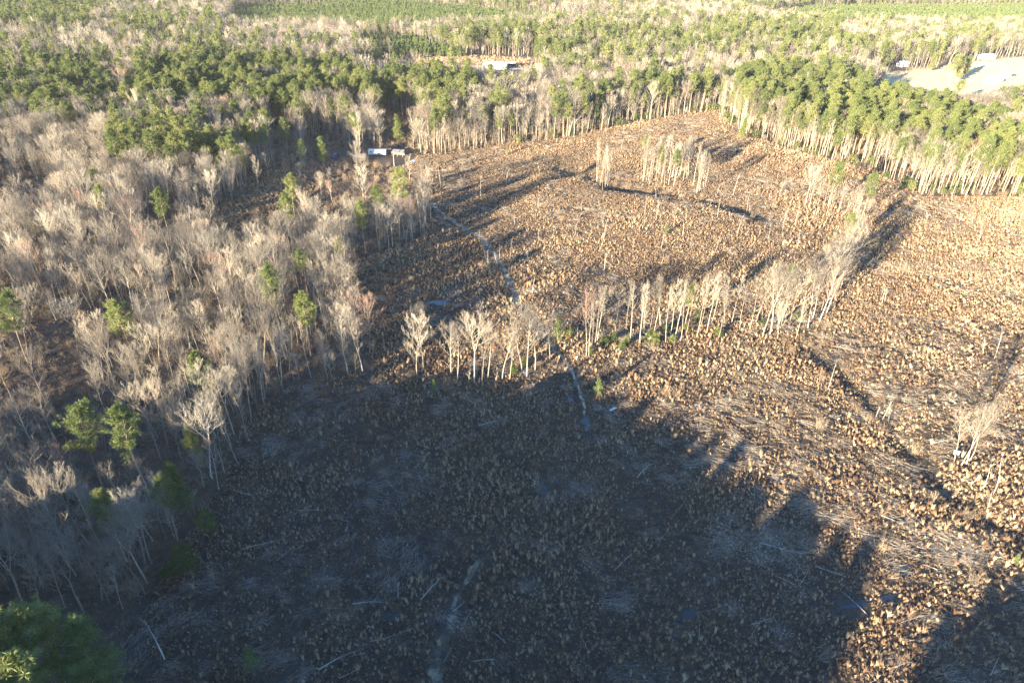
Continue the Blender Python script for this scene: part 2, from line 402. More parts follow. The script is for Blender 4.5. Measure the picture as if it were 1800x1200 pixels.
def shrub(H, W, nclump, nn, w, cr):
    tr, cn = Buf(), Buf()
    for k in range(5):
        d = tilt(Vector((0, 0, 1)), R.uniform(.05, .5), R.random() * 6.28); pts = limb(Vector((0, 0, -.1)), d, H * R.uniform(.6, .9), 4, .08, .08)
        tr.tube(pts, [.05 * (1 - .8 * i / 4) for i in range(5)], 4)
    for _ in range(nclump):
        a = R.random() * 6.28; z = R.uniform(.08, 1); rr = W * math.sqrt(R.random()) * math.sqrt(max(.05, 1 - (z * .98) ** 2)) 
        clump(cn, Vector((rr * math.cos(a), rr * math.sin(a), z * H)), cr * R.uniform(.7, 1.2), nn, w)
    return tr, cn

def brush_bush(H, n):
    b = Buf()
    for _ in range(n):
        d = tilt(Vector((0, 0, 1)), R.uniform(.05, .75), R.random() * 6.28); p = Vector((R.gauss(0, .4), R.gauss(0, .4), -.05)); L = H * R.uniform(.55, 1.05)
        pts = limb(p, d, L, 2, .05, .12); b.tube(pts, [.02, .014, .004], 3)
        for k in range(5):
            q, dq = along(pts, R.uniform(.3, .98)); e = tilt(dq, R.uniform(.4, .9), R.random() * 6.28); e.z += .2; e.normalize(); b.spike(q, e, L * R.uniform(.2, .4), .013)
    return b

def tuft(H, n, lean, spread=.5):
    b = Buf(); la = R.random() * 6.28
    for _ in range(n):
        a = R.random() * 6.28; rr = .17 * math.sqrt(R.random()); p = Vector((rr * math.cos(a), rr * math.sin(a), -.05))
        t = abs(R.gauss(0, spread)); d = Vector((math.cos(a) * math.sin(t) + lean * math.cos(la), math.sin(a) * math.sin(t) + lean * math.sin(la), math.cos(t))).normalized()
        L = H * R.uniform(.55, 1.1); s = d.cross(Vector((math.cos(R.random() * 6.28), math.sin(R.random() * 6.28), .1))).normalized(); w = R.uniform(.022, .045)
        m = p + d * L * .6; bend = Vector((math.cos(a), math.sin(a), -.4)) * (L * R.uniform(.02, .16)); q = p + d * L + bend
        o = len(b.v); b.v += [tuple(p - s * w * .4), tuple(p + s * w * .4), tuple(m + s * w * 1.2), tuple(m - s * w * 1.2), tuple(q)]
        b.f += [(o, o + 1, o + 2, o + 3), (o + 3, o + 2, o + 4)]
    return b

def stick_pile(n, L, W):
    b = Buf()
    for _ in range(n):
        a = R.gauss(0, .35) + (math.pi if R.random() < .5 else 0); d = Vector((math.cos(a), math.sin(a), R.uniform(-.02, .10))).normalized()
        l = L * R.uniform(.35, 1); p = Vector((R.gauss(0, W * .5), R.gauss(0, W), R.uniform(.03, .35))) - d * l * .5
        p.z = max(p.z, .03); pts = limb(p, d, l, 3, 0, .06); b.tube(pts, [R.uniform(.018, .045), .022, .014, .005], 3)
        for k in range(2):
            q, dq = along(pts, R.uniform(.3, .9)); e = tilt(dq, R.uniform(.3, .7), R.random() * 6.28); e.z = abs(e.z) * .5; b.spike(q, e.normalized(), l * R.uniform(.15, .35), .012)
    return b

def snag(H):
    tr, cr = Buf(), Buf(); pts = limb(Vector((0, 0, -.2)), Vector((R.gauss(0, .05), R.gauss(0, .05), 1)).normalized(), H, 6, .02, .04)
    tr.tube(pts, [.10 * (1.2 if i == 0 else 1) * (1 - .7 * i / 6) for i in range(7)], 6)
    for _ in range(R.randint(10, 16)):
        p, d = along(pts, R.uniform(.35, .98)); e = tilt(d, R.uniform(.5, 1.1), R.random() * 6.28); e.z += .2; L = R.uniform(.5, 1.9); e.normalize()
        cr.spike(p, e, L, .025)
        for _ in range(3): cr.spike(p + e * L * R.uniform(.3, .9), tilt(e, .6, R.random() * 6.28), L * .4, .014)
    return tr, cr

def fallen_top(L):
    "a felled treetop lying on the ground"
    tr, cr = Buf(), Buf(); pts = limb(Vector((0, 0, .25)), Vector((1, 0, .03)).normalized(), L, 7, 0, .05)
    for p in pts: p.z = max(.12, min(.5, p.z))
    tr.tube(pts, [.13 * (1 - .85 * i / 7) for i in range(8)], 6)
    for i in range(18):
        p, d = along(pts, R.uniform(.35, .98)); a = R.choice((-1, 1)) * R.uniform(.35, .8); e = Vector((math.cos(a), math.sin(a), R.uniform(-.02, .35))).normalized(); l = L * R.uniform(.15, .32)
        q = limb(p, e, l, 3, .0, .08)
        for k in q: k.z = max(.05, k.z)
        cr.tube(q, [.035, .026, .018, .006], 3)
        for k in range(7):
            s, ds = along(q, R.uniform(.2, .98)); f = tilt(ds, R.uniform(.3, .7), R.random() * 6.28); f.z = abs(f.z); cr.spike(s, f.normalized(), l * R.uniform(.2, .45), .014)
    return tr, cr
def fallen_log(L):
    tr = Buf(); pts = limb(Vector((-L / 2, 0, .14)), Vector((1, 0, 0)), L, 6, 0, .045)
    for p in pts: p.z = max(.1, min(.35, p.z))
    r = R.uniform(.08, .14); tr.tube(pts, [r * (1 - .6 * i / 6) for i in range(7)], 6, False)
    k = len(tr.v); tr.f.append(tuple(range(6))[::-1]); tr.f.append(tuple(range(k - 6, k)))
    for _ in range(4):
        p, d = along(pts, R.uniform(.3, .98)); e = Vector((R.uniform(.3, .8), R.choice((-1, 1)) * R.uniform(.4, .9), R.uniform(.1, .5))).normalized(); tr.spike(p, e, R.uniform(.5, 1.6), .035)
    return tr

# ------------------------------------------------------------------ scene helpers
def obj(name, me, parent=None, loc=None, rz=0, sc=1):
    o = bpy.data.objects.new(name, me); COL.objects.link(o)
    if parent is not None: o.parent = parent
    if loc is not None: o.location = loc
    o.rotation_euler = (0, 0, rz)
    if sc != 1: o.scale = (sc, sc, sc)
    return o
def tag(o, label=None, cat=None, group=None, kind=None):
    if label: o['label'] = label
    if cat: o['category'] = cat
    if group: o['group'] = group
    if kind: o['kind'] = kind
    return o
def thing(name, label, cat, loc, rz=0, sc=1, group=None):
    o = obj(name, None, None, loc, rz, sc); o.empty_display_size = .5
    return tag(o, label, cat, group)
def two_part(name, label, cat, loc, rz, sc, pair, group=None, parts=('trunk', 'crown')):
    t = thing(name, label, cat, loc, rz, sc, group)
    obj(parts[0], pair[0], t); obj(parts[1], pair[1], t)
    return t
def joined(name, a, ma, b, mb):
    o = len(a.v); v = a.v + b.v; f = a.f + [tuple(i + o for i in q) for q in b.f]
    return mesh(name, v, f, [ma, mb], [0] * len(a.f) + [1] * len(b.f))

PROTO = {}
def proto(cat, meshes):
    c = bpy.data.collections.new('proto_' + cat)
    for i, me in enumerate(meshes):
        c.objects.link(bpy.data.objects.new('proto_%s_%02d' % (cat, i), me))
    PROTO[cat] = (c, len(meshes))

def scatter(name, label, cat, x, y, z, scale, protocat, rot=None, zoff=0.0, ix=None):
    n = len(x)
    if n == 0: return
    coll, k = PROTO[protocat]
    me = bpy.data.meshes.new(name); me.vertices.add(n)
    me.vertices.foreach_set('co', np.stack([x, y, z + zoff], -1).astype(np.float32).ravel())
    def att(nm, ty, fld, data):
        a = me.attributes.new(nm, ty, 'POINT'); a.data.foreach_set(fld, data)
    if rot is None: rot = RNG.uniform(0, 6.283, n)
    rv = np.zeros((n, 3), np.float32); rv[:, 2] = rot
    att('rv', 'FLOAT_VECTOR', 'vector', rv.ravel())
    scl = np.asarray(scale, np.float32)
    if scl.ndim == 1: scl = np.repeat(scl[:, None], 3, 1)
    att('sv', 'FLOAT_VECTOR', 'vector', scl.ravel())
    att('ix', 'INT', 'value', (RNG.integers(0, k, n) if ix is None else ix).astype(np.int32))
    o = bpy.data.objects.new(name, me); COL.objects.link(o); tag(o, label, cat, None, 'stuff')
    ng = bpy.data.node_groups.new(name + '_scatter', 'GeometryNodeTree')
    ng.interface.new_socket('Geometry', in_out='INPUT', socket_type='NodeSocketGeometry'); ng.interface.new_socket('Geometry', in_out='OUTPUT', socket_type='NodeSocketGeometry')
    gi = ng.nodes.new('NodeGroupInput'); go = ng.nodes.new('NodeGroupOutput'); ip = ng.nodes.new('GeometryNodeInstanceOnPoints')
    ci = ng.nodes.new('GeometryNodeCollectionInfo'); ci.inputs['Collection'].default_value = coll; ci.inputs['Separate Children'].default_value = True; ci.inputs['Reset Children'].default_value = True
    def na(nm, ty):
        a = ng.nodes.new('GeometryNodeInputNamedAttribute'); a.data_type = ty; a.inputs[0].default_value = nm; return a.outputs[0]
    ip.inputs['Pick Instance'].default_value = True
    e2r = ng.nodes.new('FunctionNodeEulerToRotation')
    L = ng.links.new
    L(gi.outputs[0], ip.inputs['Points']); L(ci.outputs[0], ip.inputs['Instance']); L(na('ix', 'INT'), ip.inputs['Instance Index'])
    L(na('rv', 'FLOAT_VECTOR'), e2r.inputs[0]); L(e2r.outputs[0], ip.inputs['Rotation']); L(na('sv', 'FLOAT_VECTOR'), ip.inputs['Scale']); L(ip.outputs[0], go.inputs[0])
    md = o.modifiers.new('scatter', 'NODES'); md.node_group = ng
    return o

# ------------------------------------------------------------------ prototypes
def pair(t, ma, mb, nm): return (t[0].mesh(nm + '_trunk', M[ma], True), t[1].mesh(nm + '_crown', M[mb]))
HW_RAW = [hardwood(19, 6.4, .38, 15, 7, 5, 3), hardwood(20, 7.4, .34, 17, 7, 5, 3), hardwood(17, 4.6, .42, 15, 7, 5, 3, asc=.85), hardwood(18, 4.0, .40, 15, 7, 5, 3, asc=.75),
          hardwood(17, 6.2, .2, 20, 7, 5, 3, fork=True), hardwood(19, 7.0, .2, 22, 7, 5, 3, fork=True), hardwood(15, 5.4, .32, 14, 7, 5, 3), hardwood(16, 3.2, .45, 13, 6, 5, 3, asc=.8), hardwood(13, 4.2, .28, 13, 7, 5, 3)]
HW = [pair(t, 'bark', 'twig', 'hardwood') for t in HW_RAW]
HW_H = [19, 20, 17, 18, 17, 19, 15, 16, 13]
HW_FORM = ['tall', 'tall broad-crowned', 'narrow-crowned', 'slender', 'forked', 'large forked', 'medium', 'thin', 'small']
proto('hardwood', [joined('hardwood', t[0], M['bark'], t[1], M['twig']) for t in HW_RAW])
FAR_HW = [hardwood(19, 6.6, .34, 14, 5, 4, 2, rt=.028, thick=1.2), hardwood(18, 6.6, .2, 14, 5, 4, 2, fork=True, rt=.028, thick=1.2), hardwood(20, 5.0, .36, 13, 5, 4, 2, rt=.028, thick=1.2, asc=.85), hardwood(16, 5.6, .3, 13, 5, 4, 2, rt=.028, thick=1.2)]
proto('far_hardwood', [joined('far_hardwood', t[0], M['bark'], t[1], M['twig']) for t in FAR_HW])
THIN_RAW = [hardwood(20, 3.0, .5, 12, 5, 4, 3, rt=.014, asc=.75, tk=.72), hardwood(19, 2.4, .55, 11, 5, 4, 3, rt=.014, asc=.7, tk=.65), hardwood(18, 3.2, .48, 12, 5, 4, 3, rt=.014, tk=.75), hardwood(21, 2.6, .55, 11, 5, 4, 3, rt=.014, asc=.75, tk=.65)]
THIN = [pair(t, 'bark', 'twig', 'thin_hardwood') for t in THIN_RAW]
proto('thin_hardwood', [joined('thin_hardwood', t[0], M['bark'], t[1], M['twig']) for t in THIN_RAW])
PN_RAW = [pine(21, 4.4, .52), pine(22, 4.0, .58), pine(20, 5.0, .48, nb=44), pine(19, 3.8, .5, nb=36), pine(23, 4.6, .58, nb=38)]
PN = [pair(t, 'pine_bark', 'needle', 'pine') for t in PN_RAW]
proto('pine', [joined('pine', t[0], M['pine_bark'], t[1], M['needle']) for t in PN_RAW])
FAR_PN = [pine(21, 4.6, .46, 26, 4, 13, .14, 1.05), pine(20, 3.9, .46, 24, 4, 13, .14, 1.05), pine(22, 5.2, .5, 30, 4, 13, .14, 1.1), pine(18, 3.4, .4, 24, 4, 13, .14, 1.0)]
proto('far_pine', [joined('far_pine', t[0], M['pine_bark'], t[1], M['needle']) for t in FAR_PN])
BUSHY_RAW = [pine(13, 2.8, .22, nb=44, nc=5, nn=30), pine(11, 2.5, .15, nb=40, nc=4, nn=30, cone=True)]
BUSHY = [pair(t, 'pine_bark', 'needle', 'bushy_pine') for t in BUSHY_RAW]
SAP = [pair(pine(6, 1.5, .12, nb=24, nc=3, nn=22, cone=True, cr=.5), 'pine_bark', 'young', 'sapling_pine'), pair(pine(4.5, 1.2, .1, nb=18, nc=3, nn=22, cone=True, cr=.45), 'pine_bark', 'young', 'sapling_pine')]
YP = [pine(8, 2.0, .08, 22, 3, 10, .14, .85, cone=True), pine(7, 1.9, .08, 20, 3, 10, .14, .8, cone=True)]
proto('young_pine', [joined('young_pine', t[0], M['pine_bark'], t[1], M['young']) for t in YP])
M['straw'] = rand_mat('pale_straw', [(0, (.50, .38, .23)), (.7, (.60, .47, .30)), (1, (.50, .44, .26))], 1.0, .2, .15)
proto('pale_tuft', [tuft(h, 40, .2, .7).mesh('pale_tuft', M['straw']) for h in (.9, .8, 1.0)])
proto('green_shrub', [joined('green_shrub', *sum(((b, m) for b, m in zip(shrub(3.0, 1.5, 40, 14, .09, .5), (M['bark'], M['shrub']))), ())) for _ in range(2)])
SH = [pair(shrub(3.2, 1.6, 60, 16, .08, .5), 'bark', 'shrub', 'shrub'), pair(shrub(2.2, 1.4, 46, 16, .08, .45), 'bark', 'shrub', 'shrub'), pair(shrub(4.4, 1.5, 70, 16, .08, .5), 'bark', 'shrub', 'shrub')]
proto('brush', [brush_bush(h, n).mesh('brush', M['brush']) for h, n in ((2.4, 26), (1.8, 24), (3.2, 28), (1.4, 20))])
proto('tuft', [tuft(h, n, l, q).mesh('tuft', M['grass']) for h, n, l, q in ((1.5, 30, .2, .17), (1.25, 26, .4, .2), (1.6, 26, .55, .15), (.95, 30, .15, .42), (1.3, 22, .7, .16), (.7, 28, .3, .6), (1.1, 24, .3, .25))])
M['litter'] = rand_mat('dead_litter', [(0, (.085, .058, .040)), (.5, (.175, .120, .078)), (1, (.30, .220, .145))], 1.2, .25, .1)
proto('litter', [tuft(.55, 26, .2, 1.0).mesh('litter', M['litter']) for _ in range(3)])
proto('sticks', [stick_pile(n, l, w).mesh('sticks', M['slash']) for n, l, w in ((16, 4.5, .8), (22, 5.5, 1.2), (10, 3.5, .6), (14, 6.5, .9))])
SNAG = [pair(snag(h), 'dead', 'dead', 'snag') for h in (9, 12, 7, 10)]
TOP = [pair(fallen_top(l), 'dead', 'slash', 'treetop') for l in (7.5, 9, 6)]
LOG = [fallen_log(l).mesh('log', M['dead'], True) for l in (6, 8, 4.5)]

# ------------------------------------------------------------------ ground sheet
def axis(lo, hi, f0, f1, fine):
    a = list(np.arange(f0, f1 + .1, fine)); s = fine; v = f1
    while v < hi: s *= 1.13; v += s; a.append(v)
    s = fine; v = f0
    while v > lo: s *= 1.13; v -= s; a.insert(0, v)
    return np.array(a)
ax = axis(-4500, 4500, -200, 270, 2.2); ay = axis(-1500, 7000, 30, 470, 2.2)
gx, gy = np.meshgrid(ax, ay); gz = T(gx, gy)
nx, ny = len(ax), len(ay)
gm = bpy.data.meshes.new('ground'); gm.vertices.add(nx * ny); gm.vertices.foreach_set('co', np.stack([gx, gy, gz], -1).astype(np.float32).ravel())
ii = (np.arange(ny - 1)[:, None] * nx + np.arange(nx - 1)[None, :]).ravel()
quads = np.stack([ii, ii + 1, ii + nx + 1, ii + nx], -1).astype(np.int32)
gm.loops.add(quads.size); gm.polygons.add(len(quads)); gm.loops.foreach_set('vertex_index', quads.ravel())
gm.polygons.foreach_set('loop_start', np.arange(0, quads.size, 4, dtype=np.int32)); gm.polygons.foreach_set('use_smooth', np.ones(len(quads), bool))
gm.update(); gm.validate()
gpx, gpy, gw = project(gx.ravel(), gy.ravel(), gz.ravel())
zr = np.where(inpoly(gpx, gpy, CLEAR) & (gw > 5), 1.0, 0.0); zg = np.where((inpoly(gpx, gpy, FIELD) | inpoly(gpx, gpy, SCRUB)) & (gw > 5), 1.0, 0.0)
za = np.stack([zr, zg, np.zeros_like(zr), np.ones_like(zr)], -1).astype(np.float32)
ca_ = gm.color_attributes.new('zone', 'FLOAT_COLOR', 'POINT'); ca_.data.foreach_set('color', za.ravel())
gm.materials.append(M['ground']); tag(obj('ground', gm), kind='structure')

def ribbon(name, pts, widths, m, lift=.06, jag=.3, step=1.5):
    P = []
    for (a, b), (wa, wb) in zip(zip(pts[:-1], pts[1:]), zip(widths[:-1], widths[1:])):
        k = max(2, int(math.hypot(b[0] - a[0], b[1] - a[1]) / step))
        for i in range(k): t = i / k; P.append((a[0] + (b[0] - a[0]) * t, a[1] + (b[1] - a[1]) * t, wa + (wb - wa) * t))
    P = np.array(P); 
    for _ in range(6): P[1:-1, :2] = (P[:-2, :2] + P[2:, :2] + 2 * P[1:-1, :2]) / 4
    d = np.gradient(P[:, :2], axis=0); d /= np.linalg.norm(d, axis=1)[:, None] + 1e-9; nrm = np.stack([-d[:, 1], d[:, 0]], -1)
    v = []; f = []; K = 6
    for i in range(len(P)):
        wl = P[i, 2] * (1 + R.gauss(0, jag)); wr = P[i, 2] * (1 + R.gauss(0, jag))
        for j in range(K):
            t = j / (K - 1); q = P[i, :2] + nrm[i] * (-wl + (wl + wr) * t); v.append((q[0], q[1], float(T(q[0], q[1])) + lift - (.10 if j in (0, K - 1) else 0)))
    for i in range(len(P) - 1):
        for j in range(K - 1): o = i * K + j; f.append((o, o + 1, o + K + 1, o + K))
    return tag(obj(name, mesh(name, v, f, [m], None, True)), kind='structure')
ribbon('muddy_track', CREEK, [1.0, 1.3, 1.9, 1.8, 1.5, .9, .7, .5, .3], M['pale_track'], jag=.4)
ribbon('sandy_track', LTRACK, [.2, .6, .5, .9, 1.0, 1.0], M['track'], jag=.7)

def puddle(px, py, rx, ry, rot, n=26, m=None, lift=.10):
    x, y, z = G(px, py); v = [(x, y, 0)]; f = []; s = R.random() * 50; zz = []
    for i in range(n):
        a = 6.283 * i / n; k = 1 + .32 * math.sin(a * 3 + s) + .18 * math.sin(a * 5 + 2 * s); ex, ey = rx * k * math.cos(a), ry * k * math.sin(a)
        qx, qy = x + ex * math.cos(rot) - ey * math.sin(rot), y + ex * math.sin(rot) + ey * math.cos(rot); v.append((qx, qy, 0)); f.append((0, 1 + i, 1 + (i + 1) % n))
    zz = [float(T(q[0], q[1])) for q in v]
    if m is None: lv = sum(zz) / len(zz) + lift; v = [(q[0], q[1], lv) for q in v]
    else: v = [(q[0], q[1], h + lift) for q, h in zip(v, zz)]
    tag(obj('puddle' if m is None else 'gravel_pad', mesh('puddle', v, f, [m or M['water']])), kind='structure')
PUD = [(772, 532, 3.4, 1.5, .1), (1030, 742, .9, 2.6, 0), (1002, 702, .7, 1.8, .2), (1210, 1080, 1.8, .8, .5), (1500, 1064, 4.0, .6, .25), (1562, 1050, 2.2, .7, .3), (1590, 1000, 2.0, .6, .8), (955, 862, 1.6, .9, .8), (1468, 628, 1.2, .7, .2), (1580, 412, 2.0, 1.0, .3), (1655, 565, 1.0, .7, 0), (690, 1085, 1.5, .7, .4)]
for p in PUD: puddle(*p)
for p in ((1738, 113, 22, 8, .7), (1765, 133, 20, 7, .7), (905, 121, 6, 2.5, .1)): puddle(*p, m=M['gravel'], lift=.12)

# ------------------------------------------------------------------ trees: where they stand
def jgrid(x0, x1, y0, y1, s):
    X, Y = np.meshgrid(np.arange(x0, x1, s), np.arange(y0, y1, s)); X = X.ravel() + RNG.uniform(-.48, .48, X.size) * s; Y = Y.ravel() + RNG.uniform(-.48, .48, Y.size) * s
    return X, Y
hwx, hwy, hws, hwv = [], [], [], []     # hardwoods: x, y, scale, variant
pnx, pny, pns, pnv = [], [], [], []
def comp(x, y, z):
    px, py, _ = project(x, y, z + 13)
    p = np.full(px.shape, .16); p = np.where(py > 225, .012, p); p = np.where((py < 130), .26, p)
    for poly, pr in PINES: p = np.where(inpoly(px, py, poly), pr, p)
    nz = vnoise(x, y, 34, 51) * .6 + vnoise(x, y, 90, 52) * .4 - .56
    return np.where(p > .1, p + nz * .75, p)
def forest(x, y, keep=1.0):
    z = T(x, y); px, py, w = project(x, y, z)
    ok = (w > 5) & ~inpoly(px, py, CLEAR)
    for hh in (0, 5, 10, 16, 20):
        hx, hy, _ = project(x, y, z + hh)
        for poly in (HOME, SCRUB, FIELD): ok &= ~inpoly(hx, hy, poly)
        for qi, q in enumerate(OPEN):
            if hh < (15 if qi == 1 else 9): ok &= ~(inpoly(hx, hy, q) & (RNG.random(x.size) < .9))
    yg = np.zeros(x.shape, bool); hx, hy, _ = project(x, y, z + 5)
    for q in YOUNG: yg |= inpoly(hx, hy, q)
    return x, y, z, px, py, ok, yg
# near woods
X, Y = jgrid(-330, 420, 36, 520, 4.1); X, Y, Z, PX, PY, OK, YG = forest(X, Y)
inview = (PX > -260) & (PX < 2060)
OK &= inview & ~YG
dens = np.where(PX < 760, np.clip(.55 + 2.2 * (vnoise(X, Y, 19, 21) - .36), .10, 1), .6 + .4 * (vnoise(X, Y, 22, 21) > .33)); OK &= RNG.random(X.size) < dens
OK &= ~((PY > 1085) & (PX < 330)) & ~((PY > 1230) & (PX > 150))         # the pine grove in the near corner is set by hand
isP = RNG.random(X.size) < comp(X, Y, Z)
near_h = [(a, b, c) for a, b, c in zip(X[OK & ~isP], Y[OK & ~isP], Z[OK & ~isP])]
near_p = [(a, b, c) for a, b, c in zip(X[OK & isP], Y[OK & isP], Z[OK & isP])]
# far woods
FX, FY = jgrid(-1500, 1700, 520, 1750, 5.6); FX, FY, FZ, FPX_, FPY_, FOK, FYG = forest(FX, FY)
FOK &= (FPX_ > -260) & (FPX_ < 2060)
fp = RNG.random(FX.size) < comp(FX, FY, FZ)
FOK &= RNG.random(FX.size) < .45 + .55 * (vnoise(FX, FY, 27, 61) > .36)
SX, SY = jgrid(-1500, 1700, 300, 1750, 4.2); SX, SY, SZ, SPX, SPY, SOK, SYG = forest(SX, SY); SOK &= SYG & (SPX > -260) & (SPX < 2060)

SIGHT = [(215, 562, 26), (532, 536, 20), (290, 376, 22), (140, 752, 30), (228, 770, 32), (178, 876, 18), (305, 815, 20), (354, 640, 22), (510, 336, 18), (664, 342, 16), (636, 378, 16), (578, 366, 14), (15, 555, 22), (500, 238, 16), (566, 262, 26), (700, 222, 26)]
def blocks(x, y, z):
    for hh in (4, 8, 12, 16):
        px, py, w = project(np.array([x]), np.array([y]), np.array([z + hh]))
        for a, b, r in SIGHT:
            if abs(px[0] - a) < r + 6 and -r - 4 < py[0] - b < r * 1.1: return True
    return False
recs_h = []   # (size, x, y, z, variant set, idx, scale, zone)
def add_h(x, y, z, sc=None, v=None, zone='wood', pool='HW'):
    if v is None: v = R.randrange(len(HW)) if pool == 'HW' else R.randrange(len(THIN))
    if sc is None: sc = R.uniform(.82, 1.12)
    h = (HW_H[v] if pool == 'HW' else 19) * sc
    recs_h.append((h / math.sqrt(x * x + y * y + 80 ** 2), x, y, z, pool, v, sc, zone, R.random() * 6.28))
for x, y, z in near_h:
    if blocks(x, y, z): continue
    add_h(x, y, z, sc=R.choice((R.uniform(.5, .75), R.uniform(.7, .92), R.uniform(.8, 1.0))) if y < 330 and x < 0 else R.uniform(.85, 1.15))
recs_p = []
def add_p(x, y, z, sc=None, v=None, zone='wood', pool='PN'):
    if v is None: v = R.randrange(len(PN if pool == 'PN' else BUSHY))
    if sc is None: sc = R.uniform(.85, 1.15)
    recs_p.append((22 * sc / math.sqrt(x * x + y * y + 80 ** 2), x, y, z, pool, v, sc, zone, R.random() * 6.28))
for x, y, z in near_p:
    if not blocks(x, y, z): add_p(x, y, z, R.uniform(.68, 1.18))

# thin edge trees along the far borders of the cut
def edge(pts, s, jit, f):
    for a, b in zip(pts[:-1], pts[1:]):
        A = np.array(G(*a)); B = np.array(G(*b)); n = int(np.hypot(*(B - A)[:2]) / s)
        for i in range(n):
            p = A + (B - A) * (i + R.random()) / n; x, y = p[0] + R.gauss(0, jit), p[1] + R.gauss(jit, jit); f(x, y, float(T(x, y)))
edge([(1268, 196), (1305, 236), (1420, 270), (1530, 295), (1625, 345), (1800, 345), (1990, 345)], 2.4, 2.2, lambda x, y, z: add_h(x, y, z, R.uniform(.7, 1.05), None, 'right_edge', 'THIN'))
edge([(760, 272), (830, 263), (900, 251), (1000, 241), (1100, 217), (1200, 201), (1262, 194)], 2.3, 2.0, lambda x, y, z: add_h(x, y, z, R.uniform(.7, 1.0), None, 'far_edge', 'THIN'))
edge([(620, 452), (680, 440), (744, 416), (750, 360)], 2.6, 2.0, lambda x, y, z: add_h(x, y, z, R.uniform(.75, .95), None, 'mid_edge', 'THIN'))
edge([(400, 838), (428, 745), (482, 696), (560, 668), (664, 652)], 3.6, 1.6, lambda x, y, z: add_h(x, y, z, R.uniform(.7, .95), None, 'wood', 'THIN'))

# ------------------------------------------------------------------ named hardwoods in the open
def hw_named(px, py, v, sc, label, pool='HW', rz=None, group=None):
    x, y, z = G(px, py); src = HW if pool == 'HW' else THIN
    return two_part('bare_tree', label, 'tree', (x, y, z), R.random() * 6.28 if rz is None else rz, sc, src[v], group)
ROW = [(733, 661, 6, 1.12, 'leftmost bare tree of the sunlit row, standing alone before the dark puddle'),
       (744, 651, 2, .98, 'bare tree touching the leftmost tree of the sunlit row, slightly behind it'),
       (793, 657, 0, .78, 'low bare tree with drooping limbs in the gap right of the row\'s two leftmost trees'),
       (804, 668, 7, .98, 'slim bare tree right beside the low drooping one in the sunlit row'),
       (834, 672, 4, 1.10, 'broad fan-crowned bare tree with the widest crown in the middle of the sunlit row'),
       (847, 672, 3, .93, 'bare tree just right of the broad fan-crowned tree in the sunlit row'),
       (858, 662, 7, .95, 'thin pale bare tree half hidden behind the middle of the sunlit row'),
       (883, 665, 2, 1.0, 'bare tree left of the paired trunks near the right end of the sunlit row'),
       (896, 667, 7, .88, 'short thin bare tree between the middle and right end of the sunlit row'),
       (917, 652, 5, .98, 'large forked bare tree near the right end of the sunlit row'),
       (926, 662, 0, 1.02, 'tall bare tree in front of the large forked tree, right end of the sunlit row'),
       (941, 650, 6, 1.12, 'bare tree with reaching limbs closing the sunlit row on its right'),
       (967, 632, 7, .9, 'thin bare tree alone beside the muddy track, just right of the sunlit row')]
for px, py, v, sc, l in ROW: hw_named(px, py, v, sc, l)
RROW = [(1030, 628, 0, .95), (1035, 627, 1, .9), (1040, 622, 3, .92), (1046, 602, 2, .9), (1051, 598, 0, .88), (1080, 592, 2, .9), (1100, 588, 1, .85), (1108, 596, 3, .85), (1125, 603, 0, .95), (1132, 585, 1, .85), (1142, 590, 2, .9),
        (1150, 582, 3, .8), (1160, 588, 0, .9), (1170, 602, 1, .9), (1178, 590, 2, .95), (1186, 596, 3, .9), (1196, 600, 0, .92), (1206, 588, 1, .85), (1225, 590, 2, .98), (1232, 575, 3, .85), (1243, 585, 0, 1.0), (1250, 570, 1, .85), (1262, 598, 2, .9), (1272, 580, 0, .85), (1285, 572, 3, .8), (1300, 580, 1, .75)]
for i, (px, py, v, sc) in enumerate(RROW):
    lab = {0: 'front pale stem of the tight clump right beside the muddy track', 8: 'bare tree nearest the green bushes in the thin line right of the muddy track', 20: 'tallest straight bare stem in the thin line right of the muddy track',
           22: 'bare stem standing furthest forward at the right end of the thin line'}.get(i, 'slim pale bare tree in the thin line right of the muddy track')
    hw_named(px, py, v, sc, lab, 'THIN', group=None if i in (0, 8, 20, 22) else 'slim bare trees right of the muddy track')
CLUMP = [(1318, 578, 6, 1.05), (1340, 590, 1, 1.0), (1352, 590, 5, 1.08), (1366, 596, 8, .9), (1330, 560, 2, 1.0), (1372, 572, 3, .98), (1386, 575, 0, .95), (1400, 594, 7, .7), (1408, 566, 1, .95), (1420, 576, 3, 1.0), (1428, 560, 2, 1.0), (1440, 566, 7, 1.1), (1444, 545, 0, .95), (1452, 552, 3, 1.0), (1458, 535, 1, .92),
         (1466, 540, 2, .95), (1470, 520, 6, 1.1), (1478, 505, 0, .92), (1484, 485, 5, .9), (1490, 465, 3, .92), (1494, 448, 2, .9), (1440, 520, 4, .95), (1455, 500, 0, .9), (1465, 478, 1, .85)]
for i, (px, py, v, sc) in enumerate(CLUMP):
    lab = {2: 'big white-barked forked tree at the front of the pale grove right of centre', 0: 'small bare tree at the left end of the pale grove right of centre', 3: 'low bare tree under the front of the pale grove right of centre',
           20: 'rearmost bare tree of the pale grove whose long shadow crosses the cut'}.get(i, 'bare tree packed in the pale grove casting a long shadow across the cut')
    hw_named(px, py, v, sc, lab, group=None if i in (0, 2, 3, 20) else 'pale grove right of centre')
